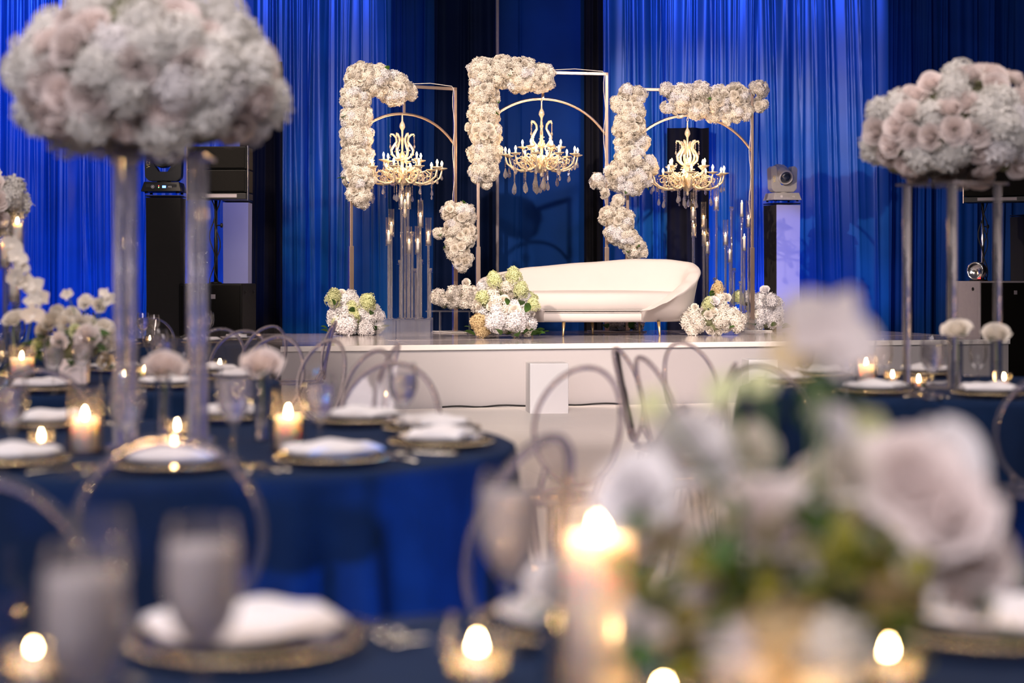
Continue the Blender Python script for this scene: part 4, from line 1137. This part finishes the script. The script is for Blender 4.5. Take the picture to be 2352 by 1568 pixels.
def napkin_me(seed):
    rr = random.Random(seed); V = []; F = []; nx, ny = 14, 10
    w, d = .225, .155
    for s in (0, 1):
        for j in range(ny + 1):
            for i in range(nx + 1):
                u, v = i / nx - .5, j / ny - .5
                z = .036 + .018 * s * (1 - (abs(u) * 2) ** 3 * .5) + .006 * sin(u * 9 + seed) * cos(v * 5) * (1 if s else .2)
                z += .008 * s * (1 - abs(v) * 2)
                V.append((u * w * (1 - .04 * s), v * d * (1 - .04 * s), z))
    N = (nx + 1) * (ny + 1)
    for s in (0, 1):
        for j in range(ny):
            for i in range(nx):
                a = s * N + j * (nx + 1) + i; f = (a, a + 1, a + nx + 2, a + nx + 1); F.append(f if s else f[::-1])
    edge = [i for i in range(nx + 1)] + [(j + 1) * (nx + 1) - 1 for j in range(1, ny + 1)] + [ny * (nx + 1) + i for i in range(nx - 1, -1, -1)] + [j * (nx + 1) for j in range(ny - 1, 0, -1)]
    for k in range(len(edge)):
        a, b = edge[k], edge[(k + 1) % len(edge)]; F.append((a, b, b + N, a + N))
    return raw_mesh(V, F, M_NAPKIN, True)
NAP = [napkin_me(k) for k in range(3)]
def fork_me():
    bm = bmesh.new(); add_tube(bm, [(0, -.09, .004), (0, -.02, .005), (0, .03, .007), (0, .05, .005)], [.0055, .003, .003, .008], 6, flat=.5)
    for k in range(4): add_tube(bm, [((k - 1.5) * .0055, .048, .005), ((k - 1.5) * .006, .075, .003), ((k - 1.5) * .006, .098, .007)], .0016, 5)
    return mesh(bm, M_SILVER)
def knife_me():
    bm = bmesh.new(); add_tube(bm, [(0, -.11, .004), (0, -.02, .005), (0, .0, .004)], [.006, .005, .004], 6, flat=.6)
    add_box(bm, (0, .055, .004), (.014, .11, .0022), .001); return mesh(bm, M_SILVER)
FORK, KNIFE = fork_me(), knife_me()
def one(name, me, label, cat, x, y, z, rz, group=None):
    o = link(name, me); o.location = (x, y, z); o.rotation_euler = (0, 0, rz); return tag(o, label, cat, group)
def setting(tb, wh, px, py, rz, ware=True, g=GOB, nap=True, glasses=True, gz=0):
    """one place: charger, plate, folded napkin, flatware and glasses; rz = direction the guest faces"""
    z = TH + .004
    t = thing('charger_plate', (px, py, z), f'clear charger with gold beaded rim, {wh}, {tb}', 'plate', rz)
    link('plate_body', CHG, t); link('gold_band', RIM, t); b = link('bead_rim', BEADS, t); b['kind'] = 'stuff'
    one('dinner_plate', PLATE, f'white dinner plate on the charger, {wh}, {tb}', 'plate', px, py, z + .0, rz)
    if nap: one('folded_napkin', random.choice(NAP), f'folded white napkin on the plate, {wh}, {tb}', 'napkin', px, py, z - .001, rz)
    c, s = cos(rz), sin(rz)
    def w(u, v): return px + u * c - v * s, py + u * s + v * c
    if ware:
        for k, (nm, me, u, lb) in enumerate((('dinner_fork', FORK, -.185, 'outer fork'), ('salad_fork', FORK, -.212, 'second fork'), ('dinner_knife', KNIFE, .185, 'dinner knife'))):
            x, y = w(u, -.01); one(nm, me, f'metal {lb}, {wh}, {tb}', 'cutlery', x, y, z, rz)
    if glasses:
        x, y = w(.12, .22); glass(f'stemmed water glass, {wh}, {tb}', x, y, g)
        x, y = w(.205, .20); glass(f'empty wine glass, {wh}, {tb}', x, y, WINE, 'wine_glass')
TBL = {'near': 'on the nearest table', 'left': 'on the large left table', 'right': 'on the table under the right tower', 'rear': 'on the rear left table', 'far': 'on the distant table', 'farleft': 'on the left edge table'}
CLK = {-90: 'nearest place', -45: 'front right place', 0: 'right-hand place', 45: 'back right place', 90: 'farthest place', 135: 'back left place', 180: 'left-hand place', -135: 'front left place'}
def settings_ring(key, degs, r_=.735, **k):
    cx, cy, r = T[key]
    for lab, d in degs:
        a = R(d); setting(TBL[key], lab, cx + r_ * cos(a), cy + r_ * sin(a), a + pi / 2, **k)
settings_ring('left', [('place nearest the viewer', -84), ('front right place', -52), ('right-hand place', -12), ('back right place', 24), ('far right place', 55), ('farthest place', 92), ('back left place', 140), ('front left place', -120)], glasses=False)
settings_ring('right', [('front left place', -128), ('front place', -92), ('front right place', -52), ('left-hand place', 175), ('back left place', 130), ('farthest place', 85)], glasses=False)
settings_ring('rear', [('front place', -88), ('front right place', -45), ('right-hand place', 0), ('back right place', 45), ('farthest place', 90), ('front left place', -135)])
settings_ring('far', [('front place', -90), ('front right place', -40), ('right-hand place', 10), ('front left place', -140)], .70, ware=False)
settings_ring('farleft', [('right-hand place', 5), ('front right place', -45)], .70, ware=False)
# nearest table
setting(TBL['near'], 'left place with the white napkin', -.345, 2.25, R(215 - 180 + 180), glasses=False)
setting(TBL['near'], 'right place behind the flowers', .635, 2.33, R(150), glasses=False)
setting(TBL['near'], 'middle place behind the tall goblet', .10, 2.36, R(180), nap=False, glasses=False)

def on_table(px, py): return onz(px, py, TH + .004)
# ------------------------------------------------------------------ glasses that show in the photo
for px, pb, kd, lb in ((25, 1062, GOB, 'water glass cut off at the left edge of the large left table'),
                       (290, 1075, GOB, 'water glass left of the clear column on the large left table'),
                       (537, 1062, GOBT, 'tall water glass right of the clear columns on the large left table'),
                       (735, 1045, GOB, 'water glass beside the right pillar candle on the large left table'),
                       (925, 1008, GOB, 'water glass before the white stage front on the large left table'),
                       (1848, 905, GOB, 'first water glass from the left on the right tower table'),
                       (1945, 912, GOB, 'water glass beside the pillar candle on the right tower table'),
                       (2030, 895, WINE, 'wine glass right of the pillar candle on the right tower table'),
                       (2142, 918, GOBT, 'large goblet at the front of the right tower table'),
                       (2246, 895, WINE, 'wine glass between the two single roses on the right tower table'),
                       (122, 905, GOB, 'water glass left of the square vase on the rear table')):
    p = on_table(px, pb); glass(lb, p.x, p.y, kd)
glass('tall frosted-looking water goblet in front of the white napkin on the nearest table', (465 - 1176) * 1.80 / FPX, 1.80, GOBN)
glass('water goblet in the bottom left corner of the nearest table', (192 - 1176) * 1.62 / FPX, 1.62, GOBN)
glass('water goblet in the middle of the nearest table beside the single rose', (1168 - 1176) * 2.24 / FPX, 2.24, GOBN)
glass('wine glass in the lower left of the nearest table', (240 - 1176) * 2.05 / FPX, 2.02, WINE, 'wine_glass')
# ------------------------------------------------------------------ candles on the tables
def hurricane(where, x, y, r=.047, h=.175, wh=.088, m=M_WAXP, wr=.036):
    t = thing('hurricane_vase', (x, y, TH + .004), f'clear glass cylinder around a pillar candle, {where}', 'vase')
    link('cylinder', cached(('hur', r, h), lambda: lathe([(.001, .0), (r * .9, 0), (r, .006), (r, h)], M_THIN, 28, cap=False)), t)
    link('thick_foot', cached(('hurf', r), lambda: lathe([(.001, .001), (r * .9, .001), (r * .96, .010), (.001, .010)], M_ACRYL, 24)), t)
    candle(f'lit blush pillar candle, {where}', (x, y, TH + .015), wr, wh, m, name='pillar_candle', lit=1.25)
def votive(where, x, y, s=1.0, gw=.28):
    t = thing('votive_candle', (x, y, TH + .004), f'small lit glass votive, {where}', 'candle')
    link('glass_cup', cached('vcup', lambda: lathe([(.001, 0), (.026, 0), (.030, .006), (.036, .06), (.034, .06), (.028, .008), (.001, .008)], M_THIN, 20, cap=False)), t)
    link('wax', cached('vwax', lambda: lathe([(.001, .009), (.027, .009), (.030, .030), (.028, .033), (.001, .030)], M_WAX, 18)), t)
    flame(t, (0, 0, .036), 1.15 * s); glow(t.location + Vector((0, 0, .050)), gw)
for px, pb, lb in ((195, 1042, 'left part of the large left table'), (662, 1036, 'right part of the large left table'), (1990, 890, 'table under the right tower')):
    p = on_table(px, pb); hurricane(lb, p.x, p.y)
p = on_table(50, 892); hurricane('left side of the rear table', p.x, p.y, .055, .19, .12, M_WAX, .05)
hurricane('nearest table beside the flowers', (1375 - 1176) * 1.95 / FPX, 1.95, .052, .27, .185, M_WAXP, .038)
for px, pb, lb in ((95, 1036, 'left of the left pillar candle, large left table'), (400, 1050, 'nearer of two between the left tower columns'), (407, 1010, 'rear one of two between the left tower columns'),
                   (2050, 882, 'left of the clear columns on the right tower table'), (2110, 893, 'in front of the right tower columns'), (2306, 888, 'rightmost on the right tower table'), (1432, 0, ''),
                   (20, 880, 'left edge of the rear table'), (330, 868, 'rear table right of the square vase'), (285, 880, 'rear table beside the left clear column'), (505, 852, 'rear table far right side')):
    if pb: p = on_table(px, pb); votive(lb, p.x, p.y)
votive('front of the nearest table near the bottom edge', (1096 - 1176) * 2.03 / FPX, 2.03, 1.3)
votive('in front of the flowers near the bottom edge at right', (2042 - 1176) * 2.0 / FPX, 2.0, 1.3, .9)
votive('hidden low among the front flowers', .262, 1.585, 1.3, 1.6)  # unseen votive added to warm the petals from below
votive('unseen behind the front flowers, left of the vase', .16, 1.84, 1.2, 1.2)  # added out of sight for warm light on the flowers
votive('far left side of the nearest table', -.555, 2.02, 1.0)
for x, y in ((-3.2, 12.6), (-2.6, 12.5), (-2.3, 12.9)): votive(f'distant table, {"left" if x < -3 else "middle" if x < -2.5 else "right"} one', x, y)

# ------------------------------------------------------------------ bud vases with single roses
def bud_vase(label, px, py_flower, Y, stem_px=None, vh=.17, m=M_BLUSH, s=.05, r=.024):
    fl = P(px, py_flower, Y)
    t = thing('bud_vase', (fl.x, Y, TH + .004), label, 'vase')
    link('glass_tube', cached(('bud', vh, r), lambda: lathe([(.001, .004), (r, .004), (r, vh), (r * 1.02, vh)], M_THIN, 18, cap=False)), t)
    link('water', cached(('budw', vh, r), lambda: lathe([(.001, .008), (r * .93, .008), (r * .93, vh * .6), (.001, vh * .6)], M_WATER, 16)), t)
    link('stem', tube([(0, 0, .02), (.004, 0, vh * .6), (0, 0, fl.z - TH - .03)], .003, M_STEM, 6), t)
    flower('rose', rose(m, 2), t, fl, (random.uniform(-.3, .3), -.5, .8), s)
    for k in range(2): leaf(t, Vector((fl.x, Y, fl.z - .03)), (random.uniform(-1, 1), -.4, -.2), .045, M_LEAF)
bud_vase('tall clear bud vase with one blush rose, between the clear columns of the left tower', 375, 835, 5.35, vh=.21, s=.062)
bud_vase('tall clear bud vase with one blush rose, right of the left tower', 600, 828, 5.15, vh=.21, s=.062)
bud_vase('clear bud vase with one white rose, left of two on the right tower table', 2198, 752, 7.3, vh=.22, s=.062, m=M_PETAL)
bud_vase('clear bud vase with one white rose, right of two on the right tower table', 2288, 762, 7.25, vh=.22, s=.062, m=M_PETAL)
bud_vase('clear bud vase with one cream rose at the left edge of the rear table', 30, 728, 7.7, vh=.24, s=.06, m=M_PETAL)
bud_vase('clear bud vase with one pale rose beside the front pillar candle', 1284, 1335, 2.12, vh=.075, s=.046, m=M_PETALW)

# ------------------------------------------------------------------ tall flower towers
def flower_stand(label, cx, cy, a, rot, ztop, lamp=False):
    t = thing('flower_stand', (cx, cy, TH + .004), label, 'stand', rot)
    link('base_plate', box_me((a + .07, a + .07, .012), M_ACRYL, .002, (0, 0, .006)), t)
    rod = lathe([(.018, .013), (.018, ztop - TH - .02)], M_ACRYL, 16)
    for sx in (-1, 1):
        for sy in (-1, 1): link('column', rod, t, (sx * a / 2, sy * a / 2, 0))
    link('top_plate', box_me((a + .07, a + .07, .012), M_ACRYL, .002, (0, 0, ztop - TH - .012)), t)
def dome(label, cx, cy, zb, w, h, seed, spacing=.098, hs=.078, rs=.062):
    random.seed(seed)
    t = thing('floral_centerpiece', (cx, cy, zb), label, 'flowers')
    sp = []
    R_ = w / 2 - .06
    for k in range(13):
        a = k * 2 * pi / 13 * 1.0; q = R_ * .68
        sp.append((Vector((cx + q * cos(a), cy + q * sin(a), zb + h * .38 + .02 * sin(k * 2.1))), h * .36))
    for k in range(7):
        a = k * 2 * pi / 7; q = R_ * .36
        sp.append((Vector((cx + q * cos(a), cy + q * sin(a), zb + h * .56)), h * .38))
    sp.append((Vector((cx, cy, zb + h * .56)), h * .42))
    floral_cluster(t, sp, [('hydrangea', M_IVHYD, 5), ('rose', M_BLUSH, 5), ('hydrangea', M_PETALW, 1.5)], spacing=spacing, hs=hs, rs=rs, leaves=0, back=.35, zmin=zb + .01)
    return t
flower_stand('clear four column flower stand on the large left table', -1.005, 5.0, .205, R(3), 1.60)
dome('huge blush and white rose and hydrangea dome at upper left', -1.03, 5.0, 1.605, .67, .52, 5)
flower_stand('clear four column flower stand on the right table', 1.945, 7.7, .275, R(32), 1.665)
dome('huge ivory rose and hydrangea dome at upper right', 1.975, 7.7, 1.67, .86, .52, 9)
flower_stand('clear four column flower stand on the left edge table', -3.40, 10.7, .25, R(20), 1.50)
dome('cream flower dome cut off by the left edge', -3.38, 10.7, 1.505, .84, .48, 12)

# ------------------------------------------------------------------ low centrepieces
def sprig(t, base, tip, m=M_STEM, r=.0022):
    b = Vector(base) - t.location; e = Vector(tip) - t.location; mid = (b + e) / 2 + Vector((.01, 0, .01))
    link('stem', tube([b, mid, e], r, m, 5), t)
# rear left table: square blush vase
random.seed(21)
c = Vector((-1.985, 7.9, TH + .004))
t = thing('flower_arrangement', c, 'white roses and greenery in a square blush vase on the rear table', 'flowers')
link('vase', box_me((.125, .125, .115), M_BLUSHCER, .006, (0, 0, .0575)), t, None).rotation_euler = (0, 0, R(8))
S_ = FPX / 7.9
def rel(px, py, dy=0.0): return P(px, py, 7.9 + dy)
core = [(rel(165, 800), .085), (rel(210, 795), .07), (rel(125, 800), .06)]
foam_core(t, core, .7)
for px, py, s_, m, dy in ((197, 775, .060, M_BLUSH, -.10), (137, 782, .042, M_BLUSH, -.08), (115, 735, .055, M_PETAL, -.02), (165, 725, .042, M_PETAL, 0), (185, 745, .045, M_PETAL, -.03), (225, 770, .05, M_PETAL, -.05),
                       (245, 790, .048, M_PETAL, -.03), (150, 745, .045, M_PETAL, -.04), (100, 760, .045, M_PETAL, 0), (205, 740, .035, M_PETAL, 0), (130, 715, .035, M_PETAL, .03), (228, 700, .035, M_PETAL, 0), (195, 692, .035, M_PETAL, 0),
                       (240, 750, .045, M_PETAL, .03), (175, 760, .035, M_PETALG, -.07), (88, 790, .035, M_PETALG, 0), (240, 828, .04, M_PETALT, -.06), (258, 770, .04, M_PETAL, 0)):
    p = rel(px, py, dy); flower('rose', rose(m, random.randrange(3)), t, p, (random.uniform(-.5, .5), -1, random.uniform(0, .8)), s_)
for px, py in ((155, 675), (240, 675), (195, 690), (250, 688)):
    p = rel(px, py); sprig(t, rel(185, 790), p); flower('blossom', orch(M_PETAL), t, p, (random.uniform(-.3, .3), -1, .3), .034)
for k in range(60):
    p = rel(random.uniform(80, 265), random.uniform(765, 850), random.uniform(-.12, .1)); leaf(t, p, (random.uniform(-1, 1), random.uniform(-1, .3), random.uniform(-.6, .6)), random.uniform(.05, .08), M_LEAF)
# orchid stem in a clear vase
t = thing('orchid_vase', (-2.31, 7.75, TH + .004), 'arching white orchid stem in a clear vase on the rear table', 'flowers')
link('vase', lathe([(.001, .002), (.035, .002), (.03, .03), (.022, .12), (.028, .2)], M_THIN, 18, cap=False), t)
pts = [P(x, y, 7.75) for x, y in ((62, 780), (75, 720), (80, 670), (60, 620), (40, 575), (30, 540))]
link('stem', tube([Vector((-2.31, 7.75, TH + .02)) - t.location] + [p - t.location for p in pts], .0035, M_STEM, 6), t)
for px, py, s_ in ((28, 560, .045), (40, 590, .05), (50, 612, .045), (38, 636, .055), (60, 650, .055), (80, 658, .06), (96, 685, .05), (72, 690, .04), (75, 722, .055)):
    p = P(px, py, 7.70 + random.uniform(-.03, .03)); flower('orchid_bloom', orch(M_PETAL), t, p, (random.uniform(-.4, .4), -1, random.uniform(-.3, .2)), s_, spin=random.uniform(-.5, .5))
# clear candle columns at the left edge
for k, (px, pc, pt, lb) in enumerate(((12, 560, 505, 'left'), (40, 515, 480, 'right'), (32, 640, 610, 'lowest'))):
    Y = 8.3 - k * .1; p = P(px, pc + 62, Y)
    candlestick(f'clear rod candlestick with chimney at the left edge, {lb} of three', (p.x, Y, TH + .004), p.z - TH, .26)
    candle(f'lit ivory candle in the {lb} of three rod candlesticks at the left edge', (p.x, Y, p.z + .02), .021, .11, M_WAX)

# nearest table: big low arrangement, very close to the lens
random.seed(33)
YC = 1.75
c = Vector(((1790 - 1176) * YC / FPX, YC, TH + .004))
t = thing('flower_arrangement', c, 'large loose arrangement of blush roses and greenery close to the viewer', 'flowers')
link('vase', lathe([(.001, 0), (.055, 0), (.062, .01), (.068, .11), (.063, .112), (.056, .014), (.001, .012)], M_BLUSHCER, 28, cap=False), t)
foam_core(t, [(c + Vector((0, 0, .135)), .062), (c + Vector((.05, .02, .16)), .05), (c + Vector((-.05, .02, .15)), .045)], .9)
def N(px, py, dy=0.0): return P(px, py, YC + dy)
for px, py, s_, m, dy in ((1462, 1130, .044, M_PETALW, .0), (1600, 1030, .046, M_PETALW, .06), (1515, 1190, .040, M_BLUSH, .03), (1770, 1185, .050, M_BLUSH, -.04), (1800, 1290, .038, M_BLUSH, -.06), (1910, 960, .026, M_PETALW, .04),
                       (1960, 1070, .036, M_PETAL, .02), (2090, 1095, .052, M_BLUSH, .0), (2175, 1060, .046, M_PETALW, .03), (2170, 1170, .050, M_BLUSH, -.02), (2250, 1275, .040, M_BLUSH, .0), (2130, 1270, .040, M_BLUSH, .02), (1720, 1020, .032, M_PETAL, .08),
                       (2010, 1180, .034, M_PETAL, .06), (1660, 1110, .030, M_PETAL, .07), (2215, 1360, .030, M_BLUSH, .0), (1880, 1100, .030, M_PETAL, .08), (1960, 1260, .032, M_PETAL, .05), (1500, 1080, .032, M_PETAL, .05)):
    p = N(px, py, dy); flower('rose', rose(m, random.randrange(3)), t, p, (random.uniform(-.4, .4), -.8, random.uniform(.3, 1)), s_)
    sprig(t, c + Vector((random.uniform(-.03, .03), 0, .13)), p - Vector((0, -.02, .02)))
for px, py, s_, m, dy in ((1800, 1460, .050, M_PETALT, -.08), (1900, 1500, .040, M_PETAL, -.09), (1500, 1430, .034, M_BLUSH, -.04), (1570, 1380, .028, M_BLUSH, -.02), (1700, 1500, .038, M_BLUSH, -.08), (2060, 1390, .034, M_PETALT, .0), (1580, 1440, .03, M_BLUSH, -.03), (1620, 1310, .026, M_PETALT, .02), (1990, 1320, .03, M_PETALT, .03), (2090, 1310, .03, M_PETAL, .02)):
    p = N(px, py, dy); flower('hydrangea', hyd(m, random.randrange(3)), t, p, (random.uniform(-.4, .4), -1, random.uniform(.2, 1)), s_)
for px, py in ((1860, 745), (1895, 790)):
    p = N(px, py, .0); sprig(t, c + Vector((.02, 0, .15)), p)
flower('lily_bloom', orch(M_BLUSH), t, N(1900, 768), (.1, -1, .25), .058, spin=-.55)
flower('lily_bloom', orch(M_PETALT), t, N(1850, 800, .02), (-.2, -.8, .5), .045, spin=.6)
for px, py in ((1500, 930), (1660, 900), (1990, 970), (1745, 880)):
    p = N(px, py, .06); sprig(t, c + Vector((.0, 0, .15)), p); flower('blossom', orch(M_PETALG), t, p, (random.uniform(-.4, .4), -1, .4), .022)
for k in range(150):
    px, py = random.gauss(1790, 210), random.gauss(1370, 105)
    if py > 1568: py = 1500
    p = N(px, py, random.uniform(-.08, .12)); leaf(t, p, (random.uniform(-1, 1), random.uniform(-1, .3), random.uniform(-.6, .9)), random.uniform(.028, .052), random.choice((M_LEAF, M_LEAFY)))
for k in range(90):
    px, py = random.uniform(1440, 2060), random.uniform(1210, 1568)
    if 1680 < px < 1960 and py > 1400: continue
    p = N(px, py, random.uniform(-.11, -.05)); leaf(t, p, (random.uniform(-1, 1), random.uniform(-1, .3), random.uniform(-.6, .9)), random.uniform(.030, .052), random.choice((M_LEAF, M_LEAFY)))
for k in range(14):
    px, py = random.uniform(1680, 1960), random.uniform(900, 1010)
    p = N(px, py, random.uniform(.02, .12)); leaf(t, p, (random.uniform(-1, 1), random.uniform(-1, .3), random.uniform(.2, .9)), random.uniform(.02, .035), M_LEAF)

bad = [l for l, os_ in LABELS.items() if len(os_) > 1 or not (4 <= len(l.split()) <= 16)]
if bad: print('labels to check', bad[:20])
